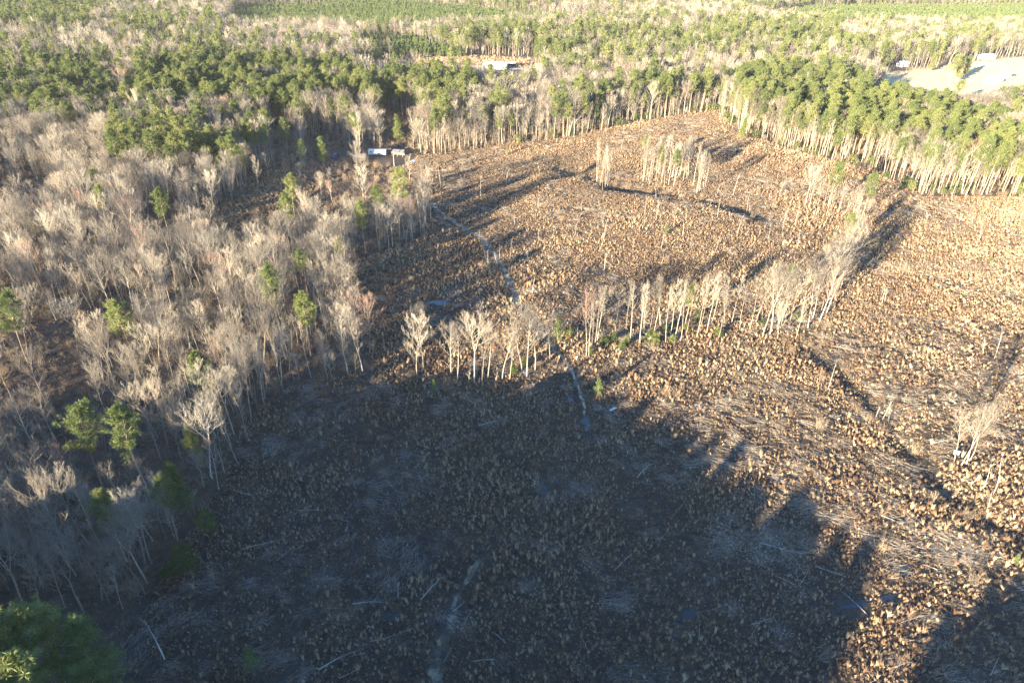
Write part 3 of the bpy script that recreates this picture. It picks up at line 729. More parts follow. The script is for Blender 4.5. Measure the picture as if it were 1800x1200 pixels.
RIGHT = [(1676, 815, 2, .85, 'leftmost leaning pale tree of the cluster near the right edge'), (1690, 817, 3, .98, 'tallest pale tree of the cluster near the right edge'), (1698, 815, 7, .95, 'thin pale tree in the middle of the cluster near the right edge'), (1706, 808, 6, .9, 'rightmost pale tree of the cluster near the right edge'),
         (1415, 362, 4, .95, 'white spreading bare tree beside the thin pine clump in the upper right cut'), (720, 318, 8, .9, 'single bare tree beside the homestead lot at the end of the muddy track'),
         (1228, 333, 5, .75, 'round-crowned bare tree left of the gully\'s far bank'), (752, 262, 1, .9, 'broad bare tree on the edge of the homestead lot before the dark woods')]
for px, py, v, sc, l in RIGHT: hw_named(px, py, v, sc, l)
# thin clump by the gully with three pines over it
GT = [(1125 + R.uniform(0, 85), R.uniform(298, 328)) for _ in range(40)] + [(R.uniform(1040, 1075), R.uniform(318, 336)) for _ in range(8)] + [(R.uniform(1215, 1260), R.uniform(325, 345)) for _ in range(9)]
for px, py in GT: hw_named(px, py, R.randrange(4), R.uniform(.6, .95), 'thin pale stem in the small stand around the shaded gully', 'THIN', group='thin stems around the gully')
RT = [(R.uniform(1420, 1535), 0) for _ in range(26)]
for px, _ in RT: hw_named(px, 362 + (px - 1420) * .32 + R.uniform(-10, 14), R.randrange(4), R.uniform(.55, .75), 'thin pale stem under the pines at the upper right of the cut', 'THIN', group='thin stems under the upper right pines')

# ------------------------------------------------------------------ named pines
def pn_named(px, py, H, zc, src, v, sc, label, group=None, name='pine_tree', base=False):
    x, y, z = G(px, py) if base else at_z(px, py, zc)
    return two_part(name, label, 'tree', (x, y, z), R.random() * 6.28, sc, src[v], group)
LW = [(215, 562, 12, PN, 2, .82, 'largest round yellow-green pine in the left wood, two white saplings before it'), (532, 536, 13, PN, 3, .85, 'compact green pine crown above the bare trees left of the dark puddle'),
      (290, 376, 10, PN, 0, .82, 'light green pine below the shaded clearing in the left wood'), (140, 752, 13, PN, 2, .85, 'wide yellow-green pine, left one of the pair in the lower left wood'),
      (228, 770, 12, PN, 0, .86, 'tall pine, right one of the pair in the lower left wood'), (178, 876, 13, PN, 3, .72, 'small pine crown below the pair in the lower left wood'),
      (305, 815, 11, BUSHY, 1, 1.0, 'narrow yellow-green pine near the shaded edge of the lower left wood'), (354, 640, 13, PN, 3, .80, 'pine crown leaning over the shaded edge of the left wood'),
      (510, 336, 12, PN, 1, .78, 'pine standing alone at the right side of the brown wood clearing'), (664, 342, 12, PN, 3, .78, 'pine above the pale trees at the head of the muddy track'),
      (636, 378, 12, PN, 0, .76, 'pine among bare trees left of the head of the muddy track'), (578, 366, 11, BUSHY, 1, .85, 'small green pine between two taller pines left of the muddy track'),
      (15, 555, 12, PN, 2, .85, 'dark green pine half out of frame at the left edge'), (330, 742, 10, BUSHY, 0, .7, 'dim green pine in shade inside the lower left wood edge'),
      (1214, 506, 13, PN, 3, .75, 'green pine standing above the thin line of bare trees right of centre'), (1468, 312, 13, PN, 2, .95, 'left pine of two over the thin stems at the upper right of the cut'),
      (1528, 334, 13, PN, 0, .92, 'right pine of two over the thin stems at the upper right of the cut'), (1496, 396, 10, PN, 3, .75, 'yellow-green pine just behind the pale grove right of centre'),
      (1138, 243, 15, PN, 1, .72, 'left pine of three slender ones over the gully stand'), (1166, 258, 15, PN, 3, .78, 'middle pine of three slender ones over the gully stand'), (1192, 272, 15, PN, 1, .76, 'right pine of three slender ones over the gully stand'),
      (566, 262, 9, BUSHY, 0, 1.1, 'big pale green pine in front of the parked blue car'), (700, 222, 10, BUSHY, 1, 1.45, 'broad bright green conifer behind the white trailer'),
      (500, 238, 12, PN, 0, .95, 'dark green pine left of the homestead driveway'), (1310, 215, 10, BUSHY, 1, 1.1, 'bright narrow conifer at the top corner of the cut'),
      (1395, 455, 13, PN, 3, .6, 'small pine crown tucked behind the pale grove\'s left half')]
for i, (px, py, zc, src, v, sc, l) in enumerate(LW):
    f = 1.2 if i < 14 else 1.0; pn_named(px, py, 0, zc * f, src, v, sc * f, l)
CORNER = [(62, 1105, 18, PN, 2, 1.0, 'topmost pine of the dark grove in the lower left corner'), (10, 1135, 17, PN, 0, 1.0, 'sunlit pine at the left edge of the lower left corner grove'), (128, 1140, 16, PN, 2, .92, 'middle pine of the dark grove in the lower left corner'),
          (60, 1185, 17, PN, 4, .95, 'pine at the bottom of the lower left corner grove'), (170, 1195, 15, PN, 2, .85, 'lowest pine on the right side of the lower left corner grove'), (-35, 1190, 17, PN, 2, 1.0, 'pine cut off by the left frame edge in the corner grove')]
for px, py, zc, src, v, sc, l in CORNER: pn_named(px, py, 0, zc * 1.2, src, v, sc * 1.2, l)
for px, py, v, sc, l in ((1050, 697, 0, .95, 'small bright yellow-green pine sapling alone where the shadow ends beside the puddle'), (446, 1178, 0, 1.0, 'small dull green pine alone in the dark lower left of the cut'),
                         (1783, 990, 1, .55, 'low pale green sapling at the right edge of the cut'), (1170, 412, 1, .9, 'small bright sapling alone on the sunlit mound'), (892, 272, 1, 1.0, 'small green sapling near the far left border of the cut'),
                         (724, 690, 1, .55, 'small green sapling in shade below the row, left one'), (763, 688, 1, .8, 'small green sapling in shade below the row, right one'), (980, 600, 0, 1.25, 'slim dark green conifer right beside the muddy track'), (1740, 460, 1, .5, 'tiny pale green sapling in the bright right part of the cut')):
    pn_named(px, py, 0, 0, SAP, v, sc, l, name='pine_sapling', base=True)
for i, (px, py, v, sc) in enumerate([(330, 1010, 2, 1.5), (366, 935, 2, 1.3), (322, 985, 0, 1.3), (300, 1015, 1, 1.2), (1000, 590, 0, .9), (1062, 605, 1, 1.1), (1078, 600, 0, .9), (1092, 612, 1, .9), (1100, 606, 2, .7), (1142, 600, 0, 1.2), (1150, 606, 2, .9), (1170, 590, 0, 1.0), (1182, 600, 1, .9), (1205, 580, 1, .9), (1262, 590, 0, .9), (1225, 560, 0, .9), (1035, 624, 0, .8), (902, 655, 1, 1.0), (922, 648, 2, .7), (825, 665, 1, .6), (1265, 592, 1, .8), (1400, 560, 1, .9), (1340, 570, 1, .8)]):
    x, y, z = G(px, py)
    two_part('evergreen_shrub', 'dim green evergreen shrub in shade at the lower left wood edge' if i < 4 else 'green evergreen shrub at the foot of the sunlit trees', 'shrub', (x, y, z), R.random() * 6.28, sc, SH[v],
             'shrubs at the lower left wood edge' if i < 4 else 'shrubs under the sunlit trees', ('stems', 'leaves'))

# ------------------------------------------------------------------ individual woods trees, the rest as woodland
def zone_label(px, py, pool, v, zone, kind):
    if kind == 'hard':
        if zone == 'right_edge': return 'thin white trunk in the bare fringe before the right-hand pine belt', 'fringe of the right-hand pine belt'
        if zone == 'far_edge': return 'thin pale bare tree in the far border of the cut', 'far border of the cut'
        if zone == 'mid_edge': return 'thin bare tree on the wood\'s corner beside the muddy track', 'corner of the wood by the muddy track'
        form = HW_FORM[v] if pool == 'HW' else 'slim straight'
        if px < 260 and py > 720: w = 'at the lower left frame edge'
        elif py > 620: w = 'along the shaded edge of the lower left wood'
        elif px < 260: w = 'in the gappy wood on the left frame side'
        elif py > 400: w = 'in the dense middle of the left wood'
        else: w = 'in the left wood around the brown clearing'
        return f'{form} bare hardwood {w}', f'{form} hardwoods {w}'
    if px > 1240:
        w = ('far corner' if px < 1370 else 'upper half' if px < 1520 else 'lower half' if px < 1680 else 'frame-edge end')
        f = ['mid-height', 'tall-stemmed', 'wide-crowned', 'small-crowned', 'tallest'][v % 5]
        return f'{f} green pine in the {w} of the right-hand belt', f'{f} pines in the {w} of the right-hand belt'
    if px > 740:
        w = 'right' if px > 1000 else 'left'; f = ['mid-height', 'tall-stemmed', 'wide-crowned', 'small-crowned', 'tallest'][v % 5]
        return f'{f} green pine in the woods behind the {w} far border of the cut', f'{f} pines behind the {w} far border'
    if py > 262: return (lambda f, w: (f'{f} green pine among bare hardwoods in the {w} of the left wood', f'{f} pines in the {w} of the left wood'))(['mid-height', 'tall-stemmed', 'wide-crowned', 'small-crowned', 'tallest'][v % 5], 'left part' if px < 200 else 'middle' if px < 420 else 'right part')
    w = 'left of the homestead lot' if px < 480 else 'behind the homestead lot'; f = ['mid-height', 'tall-stemmed', 'wide-crowned', 'small-crowned', 'tallest'][v % 5]
    return f'{f} green pine in the mixed woods {w}', f'{f} pines {w}'

def place(recs, n_ind, kind):
    recs.sort(reverse=True); ind, rest = [], []
    for r in recs:
        px, py, w = project(np.array([r[1]]), np.array([r[2]]), np.array([r[3] + 10])); inside = -20 < px[0] < 1820 and py[0] < 1190
        (ind if inside and len(ind) < n_ind else rest).append((r, float(px[0]), float(py[0])))
    for r, px, py in ind:
        lab, grp = zone_label(px, py, r[4], r[5], r[7], kind)
        src = {'HW': HW, 'THIN': THIN, 'PN': PN, 'BUSHY': BUSHY}[r[4]]
        two_part('bare_tree' if kind == 'hard' else 'pine_tree', lab, 'tree', (r[1], r[2], r[3]), r[8], r[6], src[r[5]], grp)
    return [r for r, _, _ in rest]
rest_h = place(recs_h, 210, 'hard'); rest_p = place(recs_p, 240, 'pine')
def arr(rs): a = np.array([(r[1], r[2], r[3], r[6]) for r in rs]); return a[:, 0], a[:, 1], a[:, 2], a[:, 3]
rh = [r for r in rest_h if r[4] == 'HW']; rt_ = [r for r in rest_h if r[4] == 'THIN']
scatter('bare_woodland', 'mass of bare grey hardwoods filling the wood left of the cut', 'woodland', *arr(rh), 'hardwood')
scatter('thin_tree_fringe', 'pale fringe of thin bare trunks lining the borders of the cut', 'woodland', *arr(rt_), 'thin_hardwood')
scatter('pine_woodland', 'dark green pines massed behind the homestead and the right-hand fringe', 'woodland', *arr(rest_p), 'pine')
a = FOK & ~fp & ~FYG; scatter('distant_bare_woodland', 'distant tan bare woods spreading to the top of the picture', 'woodland', FX[a], FY[a], FZ[a], RNG.uniform(.65, 1.15, a.sum()), 'far_hardwood')
a = FOK & fp & ~FYG; scatter('distant_pine_woodland', 'distant dark green pine woods near the top of the picture', 'woodland', FX[a], FY[a], FZ[a], RNG.uniform(.6, 1.15, a.sum()), 'far_pine')
scatter('young_pine_plantation', 'bright green young pine plantation near the top of the picture', 'plantation', SX[SOK], SY[SOK], SZ[SOK], RNG.uniform(.8, 1.25, SOK.sum()), 'young_pine')

# woods behind the camera whose shadow lies over the near part of the cut
ca, sa = math.cos(SUN_AZ), math.sin(SUN_AZ)
S_, T_ = np.meshgrid(np.arange(-170, 26, 4.6), np.arange(-120, 14, 5.0)); S_ = S_.ravel() + RNG.uniform(-2, 2, S_.size); T_ = T_.ravel() + RNG.uniform(-2.2, 2.2, T_.size)
front = np.where(S_ < -118, -46, np.where(S_ < -95, -20, np.where(S_ < -4.5, -4 + 1.5 * np.sin(S_ * .13) - 5 * np.clip((S_ + 22) / 18, 0, 1), np.where(S_ < 9.5, -200, -19 + (S_ - 5) * 1.3))))
k = (T_ < front)
bx, by = S_ * ca + T_ * sa, -S_ * sa + T_ * ca
bz = T(bx, by); bqx, bqy, bqw = project(bx, by, bz + 29); k &= (bqy > 1330) | (bqw < 5) | ((bqx < 170) & (bqy > 1120))
bx, by, bz, bqy = bx[k], by[k], bz[k], bqy[k]; pm = (RNG.random(bx.size) < .85) | ((bqy < 1650) & (bqy > 0))
pi = RNG.integers(0, 5, pm.sum()); hi = RNG.integers(0, 9, (~pm).sum())
scatter('near_pine_woodland', 'pine woods bordering the near side of the cut', 'woodland', bx[pm], by[pm], bz[pm], RNG.uniform(25, 26.3, pm.sum()) / np.array([21, 22, 20, 19, 23])[pi], 'pine', ix=pi)
scatter('near_bare_woodland', 'bare woods bordering the near side of the cut', 'woodland', bx[~pm], by[~pm], bz[~pm], RNG.uniform(21, 24, (~pm).sum()) / np.array(HW_H)[hi], 'hardwood', ix=hi)

# ------------------------------------------------------------------ ground cover
TX, TY = jgrid(-120, 420, 44, 500, .74); TZ = T(TX, TY); tpx, tpy, tw = project(TX, TY, TZ)
tk = inpoly(tpx, tpy, CLEAR) & (tpx > -200) & (tpx < 2050) & (tpy < 1380)
d1 = np.minimum(seg_dist(TX, TY, CREEK), seg_dist(TX, TY, LTRACK)); tk &= (d1 > 1.5) | (RNG.random(TX.size) < .15)
bare = vnoise(TX, TY, 9, 31) * .5 + vnoise(TX, TY, 26, 32) * .5
tk &= RNG.random(TX.size) < np.clip((bare - .29) * 4.0, .10, .94)
pk = np.zeros(TX.shape, bool)
for q in PUD:
    cx, cy, _ = G(q[0], q[1]); pk |= np.hypot(TX - cx, TY - cy) < max(q[2], q[3]) * .75
tk &= ~pk
sz = np.clip(RNG.lognormal(-.32, .33, TX.size), .3, 1.25) * (.6 + .35 * vnoise(TX, TY, 14, 35) + .3 * vnoise(TX, TY, 45, 36)) * np.where(inpoly(tpx, tpy, [(700, 300), (760, 275), (1100, 225), (1260, 200), (1300, 300), (1380, 440), (1180, 500), (930, 480), (860, 400)]), .72, 1.0); xs, ys, zs = TX[tk], TY[tk], TZ[tk]
scatter('broomsedge_grass', 'tan and rust tufts of dry broomsedge covering the cut', 'grass', xs, ys, zs, np.stack([sz[tk] * .70, sz[tk] * .70, sz[tk] * RNG.uniform(.7, 1.2, tk.sum())], -1), 'tuft')
LX, LY = jgrid(-120, 400, 44, 480, .95); LZ = T(LX, LY); lpx, lpy, lw = project(LX, LY, LZ); lk = inpoly(lpx, lpy, CLEAR) & (lpx > -100) & (lpx < 1950) & (lpy < 1330)
lk &= (np.minimum(seg_dist(LX, LY, CREEK), seg_dist(LX, LY, LTRACK)) > .8) & (RNG.random(LX.size) < .5 + .5 * vnoise(LX, LY, 7, 37))
for q in PUD:
    cx, cy, _ = G(q[0], q[1]); lk &= np.hypot(LX - cx, LY - cy) > max(q[2], q[3]) * .8
scatter('dead_litter', 'flattened grey brown dead grass between the tufts of the cut', 'grass', LX[lk], LY[lk], LZ[lk], RNG.uniform(.7, 1.6, lk.sum()), 'litter')
for nm, poly, n, s0, lab in (('clearing_grass', OPEN[1], 900, .9, 'rust brown dry grass in the wood clearing'), ('scrub_grass', SCRUB, 700, 1.6, 'tan scrub grass around the long white building')):
    xx, yy = flat_px([p[0] for p in poly], [p[1] for p in poly]); X, Y = RNG.uniform(min(xx), max(xx), n * 6), RNG.uniform(min(yy), max(yy), n * 6); Z = T(X, Y); px, py, w = project(X, Y, Z); k = inpoly(px, py, poly)
    scatter(nm, lab, 'grass', X[k], Y[k], Z[k], RNG.uniform(.7, 1.2, k.sum()) * s0, 'tuft')
X, Y = jgrid(250, 760, 480, 900, 2.3); Z = T(X, Y); px, py, w = project(X, Y, Z); k = inpoly(px, py, FIELD) & (px < 1900)
scatter('field_grass', 'short pale straw grass of the right-hand field', 'grass', X[k], Y[k], Z[k], RNG.uniform(.45, .8, k.sum()), 'pale_tuft')
fx_, fy_ = [], []
edge([(1268, 196), (1305, 236), (1420, 270), (1530, 295), (1625, 345), (1800, 345), (1990, 345)], 3.0, 3.0, lambda x, y, z: (fx_.append(x), fy_.append(y)))
edge([(900, 251), (1000, 241), (1100, 217), (1262, 194)], 4.0, 3.0, lambda x, y, z: (fx_.append(x), fy_.append(y)))
fx_, fy_ = np.array(fx_), np.array(fy_); k = RNG.random(fx_.size) < .55
scatter('fringe_undergrowth', 'green leafy undergrowth at the foot of the pale fringe', 'undergrowth', fx_[k], fy_[k], T(fx_[k], fy_[k]), RNG.uniform(.8, 1.6, k.sum()), 'green_shrub')
# brush under the woods and in ditches
BX, BY = jgrid(-330, 420, 40, 520, 3.4); BZ = T(BX, BY); bqx, bqy, bqw = project(BX, BY, BZ); clr = inpoly(bqx, bqy, CLEAR)
bk = (bqx > -200) & (bqx < 2000) & (bqw > 5) & ~inpoly(bqx, bqy, HOME)
dd = np.minimum(seg_dist(BX, BY, DITCH), seg_dist(BX, BY, GULLY))
bk &= np.where(clr, RNG.random(BX.size) < np.where(dd < 7, .30, .03), RNG.random(BX.size) < .92)
for q in OPEN[1:]: bk &= ~(inpoly(bqx, bqy, q) & (RNG.random(BX.size) < .6))
WX, WY = jgrid(-330, 330, 60, 480, 3.4); WX, WY, WZ, wpx, wpy, wok, _ = forest(WX, WY); wok &= (wpx > -220) & (wpx < 1250) & (RNG.random(WX.size) < .42) & ~((wpy > 1085) & (wpx < 330))
for a_, b_, r_ in SIGHT: wok &= ~((np.abs(wpx - a_) < r_) & (wpy > b_ - r_) & (wpy < b_ + 2.2 * r_))
scatter('sapling_thicket', 'thicket of grey bare saplings filling the floor of the left wood', 'undergrowth', WX[wok], WY[wok], WZ[wok], RNG.uniform(.26, .55, wok.sum()), 'hardwood')
FLX, FLY = jgrid(-330, 330, 50, 400, 1.9); FLZ = T(FLX, FLY); fqx, fqy, fqw = project(FLX, FLY, FLZ); fk = ~inpoly(fqx, fqy, CLEAR) & ~inpoly(fqx, fqy, HOME) & (fqx > -150) & (fqx < 1000) & (fqw > 5)
scatter('forest_floor_litter', 'dead brown weeds and litter on the floor of the left wood', 'undergrowth', FLX[fk], FLY[fk], FLZ[fk], RNG.uniform(.8, 2.0, fk.sum()), 'litter')
scatter('undergrowth', 'brown leafless undergrowth beneath the bare woods', 'undergrowth', BX[bk], BY[bk], BZ[bk], RNG.uniform(.7, 1.4, bk.sum()), 'brush')
# slash left by the loggers
n = 8000; X, Y = RNG.uniform(-90, 330, n * 3), RNG.uniform(55, 450, n * 3); Z = T(X, Y); px, py, w = project(X, Y, Z)
k = inpoly(px, py, CLEAR) & (px < 1950) & (RNG.random(X.size) < np.clip((.62 - vnoise(X, Y, 9, 31) * .5 - vnoise(X, Y, 26, 32) * .5) * 3.0, .10, .9))
rot = 6.0 * vnoise(X, Y, 40, 44) + RNG.normal(0, .35, X.size)
scatter('slash', 'grey sticks and tops left lying across the cut', 'slash', X[k], Y[k], Z[k], RNG.uniform(.35, 1.1, k.sum()), 'sticks', rot[k])
# windrow bands of pale sticks on the bright right side
for cx, cy, rx, ry in ((1720, 478, 130, 14), (1745, 665, 95, 34), (1450, 900, 110, 40), (1690, 960, 60, 40), (1640, 470, 110, 10), (1330, 960, 90, 40)):
    m = 46; px = RNG.normal(cx, rx * .6, m); py = RNG.normal(cy, ry * .6, m); X, Y, Z = to_ground(px, py)
    scatter('slash_windrow', 'band of pale logging sticks raked across the cut', 'slash', X, Y, Z, RNG.uniform(.5, 1.25, m), 'sticks', RNG.normal(math.radians(-14), .6, m))

# ------------------------------------------------------------------ fallen tops, logs, snags
FT = [(445, 872, 0, .9, 2.9, 'pale felled treetop fanned out at the shaded left edge of the cut'), (425, 966, 1, .9, .2, 'felled treetop lying in deep shade below the left wood edge'), (740, 1055, 2, 1.0, 1.0, 'heap of pale branches left of the sandy track'), (290, 1160, 1, 1.1, 2.2, 'fallen pale tree beside the corner pine grove'),
      (620, 1062, 0, .9, .2, 'felled top with long sticks left of the branch heap'), (845, 748, 0, .9, .5, 'felled top in shade right below the sunlit row'), (1335, 955, 1, .9, -.5, 'felled top in the middle of the shaded lower right'), (1545, 905, 0, 1.0, -.6, 'pale felled top at the sunlit edge of the lower right shadow'),
      (1470, 610, 0, .9, -.4, 'tangle of pale limbs right of the pale grove'), (1120, 840, 2, .9, .9, 'felled top in shade below the small puddle sapling'), (1640, 780, 2, .9, .3, 'bent pale brush left of the right-edge tree cluster'), (1010, 622, 2, .7, -.5, 'pale fallen limbs beside the muddy track crossing'), (745, 392, 2, .8, -.7, 'fallen limb at the wood corner by the muddy track'), (560, 1178, 0, 1.0, .7, 'dim felled top at the bottom of the dark cut')]
for px, py, v, sc, rz, l in FT:
    x, y, z = G(px, py); two_part('fallen_treetop', l, 'fallen tree', (x, y, z), rz, sc, TOP[v], None, ('trunk', 'branches'))
LG = [(1001, 608, 0, 1.0, -.75, 'straight white log lying beside the muddy track crossing'), (1157, 612, 0, 1.0, -1.0, 'pale fallen pole slanting out of the bare tree line'), (905, 852, 1, .9, .5, 'pale log in the middle of the shaded cut'), (1095, 988, 0, .9, .8, 'thin log right of the sandy track'), (820, 1090, 0, .8, 1.2, 'log lying along the right of the sandy track'), (1250, 1072, 1, .7, .2, 'short log at a small puddle in the lower right shade'), (1460, 1005, 0, .9, -.5, 'thin pale log in the lower right shade'),
      (1340, 1092, 2, .9, .3, 'bent white stick at the bottom of the cut'), (690, 1118, 1, .9, .3, 'long log near the bottom left of the cut'), (545, 897, 0, .9, 0, 'pale log pointing from the left felled treetop'), (1720, 720, 1, .8, -.3, 'white log in the bright right part of the cut'), (1395, 415, 0, .9, -1.2, 'short pale log above the pale grove')]
for px, py, v, sc, rz, l in LG:
    x, y, z = G(px, py); tag(obj('fallen_log', LOG[v], None, (x, y, z), rz, sc), l, 'log')
for i in range(70):
    px, py = R.uniform(430, 1790), R.uniform(560, 1190)
    if not inpoly(np.array([px]), np.array([py]), CLEAR)[0] or 560 < py < 680: continue
    x, y, z = G(px, py); sun_side = px > 1150 and py < 700 + (px - 1080) * .45
    tag(obj('fallen_log', LOG[R.randrange(3)], None, (x, y, z), R.random() * 6.28, R.uniform(.45, .8)), 'grey stick-thin log lying in the sunlit grass of the cut' if sun_side else 'grey stick-thin log lying in the shaded part of the cut', 'log', 'logs in the sunlit grass' if sun_side else 'logs in the shade')
SN = [(1551, 738, 0, .8, 'pale broken pole right of the ditch, tallest of three'), (1562, 742, 2, .9, 'leaning pale pole right of the tallest pole at the ditch'), (1538, 735, 2, .7, 'short pole left of the tallest pole at the ditch'), (1455, 685, 1, .75, 'twiggy dead pole at the upper end of the ditch'), (1706, 853, 2, .6, 'short white stump pole below the right-edge tree cluster'), (1746, 868, 3, .9, 'tall white pole below the right-edge tree cluster'), (1736, 895, 2, .7, 'thin pole lowest beside the right frame edge'), (1728, 858, 3, .7, 'twiggy pole between the white poles at the right edge'),
      (1550, 535, 0, .8, 'white paired pole right of the pale grove'), (1555, 532, 2, .9, 'short pole beside the white paired pole right of the grove'), (1748, 630, 1, .8, 'dead white pole in the bright right part of the cut'), (1728, 622, 2, .8, 'short dead pole left of the white pole at right'), (1720, 425, 3, .9, 'dead pole in the upper right of the cut'), (935, 520, 1, .7, 'bent dead tree right of the muddy track'), (775, 330, 1, .9, 'bare dead pole near the head of the muddy track'), (845, 345, 1, .8, 'feathery dead stem on the left of the mound, nearer one'), (890, 325, 3, .9, 'feathery dead stem on the left of the mound, farther one'), (1062, 475, 3, .8, 'dead stem on the sunlit foot of the mound'), (1015, 600, 2, .8, 'brown broken pole beside the muddy track'), (1288, 345, 1, .9, 'tall dead pole above the gully\'s right end'), (1200, 415, 3, .7, 'dead stem on top of the mound'), (396, 832, 0, .9, 'thin dead pole in shade at the left wood edge'), (822, 676, 2, .8, 'straight topless trunk in the sunlit row'), (870, 671, 2, .55, 'broken stub in the middle of the sunlit row')]
for px, py, v, sc, l in SN:
    x, y, z = G(px, py); two_part('dead_snag', l, 'dead tree', (x, y, z), R.random() * 6.28, sc, SNAG[v], None, ('trunk', 'stub_branches'))
for i in range(64):
    q = R.random()
    if q < .45: px, py, l, g = R.uniform(840, 1260), R.uniform(300, 470), 'thin dead stem standing on the sunlit mound', 'dead stems on the mound'
    elif q < .7: px, py, l, g = R.uniform(900, 1400), R.uniform(250, 300), 'thin dead stem in the upper part of the cut', 'dead stems in the upper cut'
    else: px, py, l, g = R.uniform(1260, 1420), R.uniform(330, 470), 'thin dead stem right of the mound', 'dead stems right of the mound'
    if not inpoly(np.array([px]), np.array([py]), CLEAR)[0]: continue
    x, y, z = G(px, py); two_part('dead_snag', l, 'dead tree', (x, y, z), R.random() * 6.28, R.uniform(.4, .8), SNAG[R.randrange(4)], g, ('trunk', 'stub_branches'))

# ------------------------------------------------------------------ homestead and other buildings
def part(name, parent, m, build):
    b = Buf(); build(b); return obj(name, b.mesh(name, m), parent)
def flat_house(name, label, cat, px, py, L, W, H, rz, wall, roof, rise=.6, wins=3, door=True):
    x, y, z = G(px, py); t = thing(name, label, cat, (x, y, z), rz)
    part('wall', t, wall, lambda b: b.box((0, 0, H / 2 - .2), (L, W, H + .4)))
    part('roof', t, roof, lambda b: b.prism([(-W / 2 - .35, H + .21), (W / 2 + .35, H + .21), (W / 2 + .35, H + .33), (0, H + .33 + rise), (-W / 2 - .35, H + .33)], -L / 2 - .35, L / 2 + .35))
    for i in range(wins):
        wx = -L / 2 + L * (i + .7) / (wins + .4)
        w = part('window', t, M['white'], lambda b: b.box((wx, -W / 2 - .03, H * .6), (1.25, .08, 1.05)))
        part('pane', w, M['glass'], lambda b: b.box((wx, -W / 2 - .08, H * .6), (1.05, .04, .85)))
    if door: part('door', t, M['darkwood'], lambda b: b.box((L * .42, -W / 2 - .03, 1.0), (.95, .08, 2.0)))
    return t
def vehicle(name, label, px, py, rz, paint, pickup=True):
    x, y, z = G(px, py); t = thing(name, label, 'truck' if pickup else 'car', (x, y, z + .02), rz)
    def body(b):
        b.box((0, 0, .72), (5.2, 1.9, .6)); b.prism([(-.85, 1.01), (.85, 1.01), (.72, 1.75), (-.72, 1.75)], -.7, 1.1) if pickup else b.prism([(-.85, 1.01), (.85, 1.01), (.7, 1.7), (-.7, 1.7)], -1.9, 1.1)
        b.box((1.9, 0, 1.06), (1.4, 1.75, .12))
    part('body', t, paint, body)
    part('windscreen', t, M['glass'], lambda b: b.prism([(-.74, 1.1), (.74, 1.1), (.66, 1.66), (-.66, 1.66)], 1.09, 1.14))
    part('rear_window', t, M['glass'], lambda b: b.prism([(-.72, 1.15), (.72, 1.15), (.64, 1.62), (-.64, 1.62)], -.75 if pickup else -1.95, -.69 if pickup else -1.89))
    for s in (-1, 1): part('side_window', t, M['glass'], lambda b: b.box((.2, s * .80, 1.38), (1.5 if pickup else 2.4, .06, .42)))
    for sx in (-1.6, 1.65):
        for sy in (-.9, .9):
            w = Buf(); pts = [Vector((sx, sy - .12, .38)), Vector((sx, sy + .12, .38))]; w.tube(pts, [.38, .38], 14, False); w.f.append(tuple(range(14))[::-1]); w.f.append(tuple(range(14, 28))); obj('wheel', w.mesh('wheel', M['tyre']), t)
    return t
# white travel trailer
x, y, z = G(664, 273); t = thing('travel_trailer', 'long white travel trailer on the homestead lot', 'trailer', (x, y, z), -.08)
part('body', t, M['white'], lambda b: b.prism([(-1.3, .55), (1.3, .55), (1.3, 2.75), (1.1, 3.0), (-1.1, 3.0), (-1.3, 2.75)], -4.6, 4.6))
for wx in (-3.0, -.4, 2.6): part('window', t, M['glass'], lambda b: b.box((wx, -1.33, 1.9), (1.1, .06, .6)))
part('door', t, M['grey'], lambda b: b.box((1.1, -1.33, 1.55), (.75, .06, 1.8)))
for s in (-.55, .55):
    w = Buf(); pts = [Vector((s, -1.38, .36)), Vector((s, -1.12, .36))]; w.tube(pts, [.36, .36], 14, False); w.f.append(tuple(range(14))[::-1]); w.f.append(tuple(range(14, 28))); obj('wheel', w.mesh('wheel', M['tyre']), t)
part('tow_bar', t, M['grey'], lambda b: b.box((5.1, 0, .5), (1.1, .15, .12)))
# dark shed, white sheet-roofed lean-to, grey shed
flat_house('dark_shed', 'small dark shed at the right end of the white trailer', 'shed', 682, 271, 3.0, 2.6, 2.2, .1, M['darkwood'], M['darkwood'], .5, 0, True)
x, y, z = G(700, 274); t = thing('lean_to', 'white sheet-roofed lean-to right of the trailer', 'shed', (x, y, z), -.15)
for sx in (-2.8, 0, 2.8):
    for sy in (-1.5, 1.5): part('post', t, M['pole'], lambda b: b.box((sx, sy, 1.0), (.14, .14, 2.2)))
for i in range(6): part('roof_sheet', t, M['dullwhite'], lambda b: b.prism([(-1.9, 1.95 + .02 * (i % 2)), (1.9, 2.75 + .02 * (i % 2)), (1.9, 2.80 + .02 * (i % 2)), (-1.9, 2.0 + .02 * (i % 2))], -3.1 + i * 1.04, -3.1 + i * 1.04 + (1.0 if i != 3 else .7)))
part('back_wall', t, M['grey'], lambda b: b.box((0, 1.62, 1.2), (5.8, .08, 2.4)))
flat_house('grey_shed', 'low grey shed partly hidden by trees left of the trailer', 'shed', 632, 281, 6.5, 3.6, 2.2, .25, M['grey'], M['grey'], .5, 1, True)
vehicle('parked_car', 'dark blue car on the drive left of the homestead', 590, 276, 1.2, M['bluecar'], False)
x, y, z = G(727, 284); t = thing('tarp_heap', 'pale blue tarp over a heap at the edge of the homestead lot', 'tarp', (x, y, z), .1)
tb = Buf(); n = 9
for j in range(6):
    for i in range(n): u, v = i / (n - 1) - .5, j / 5 - .5; tb.v.append((u * 3.6, v * 2.2, .05 + .9 * math.cos(u * 3) * math.cos(v * 3) * R.uniform(.7, 1)))
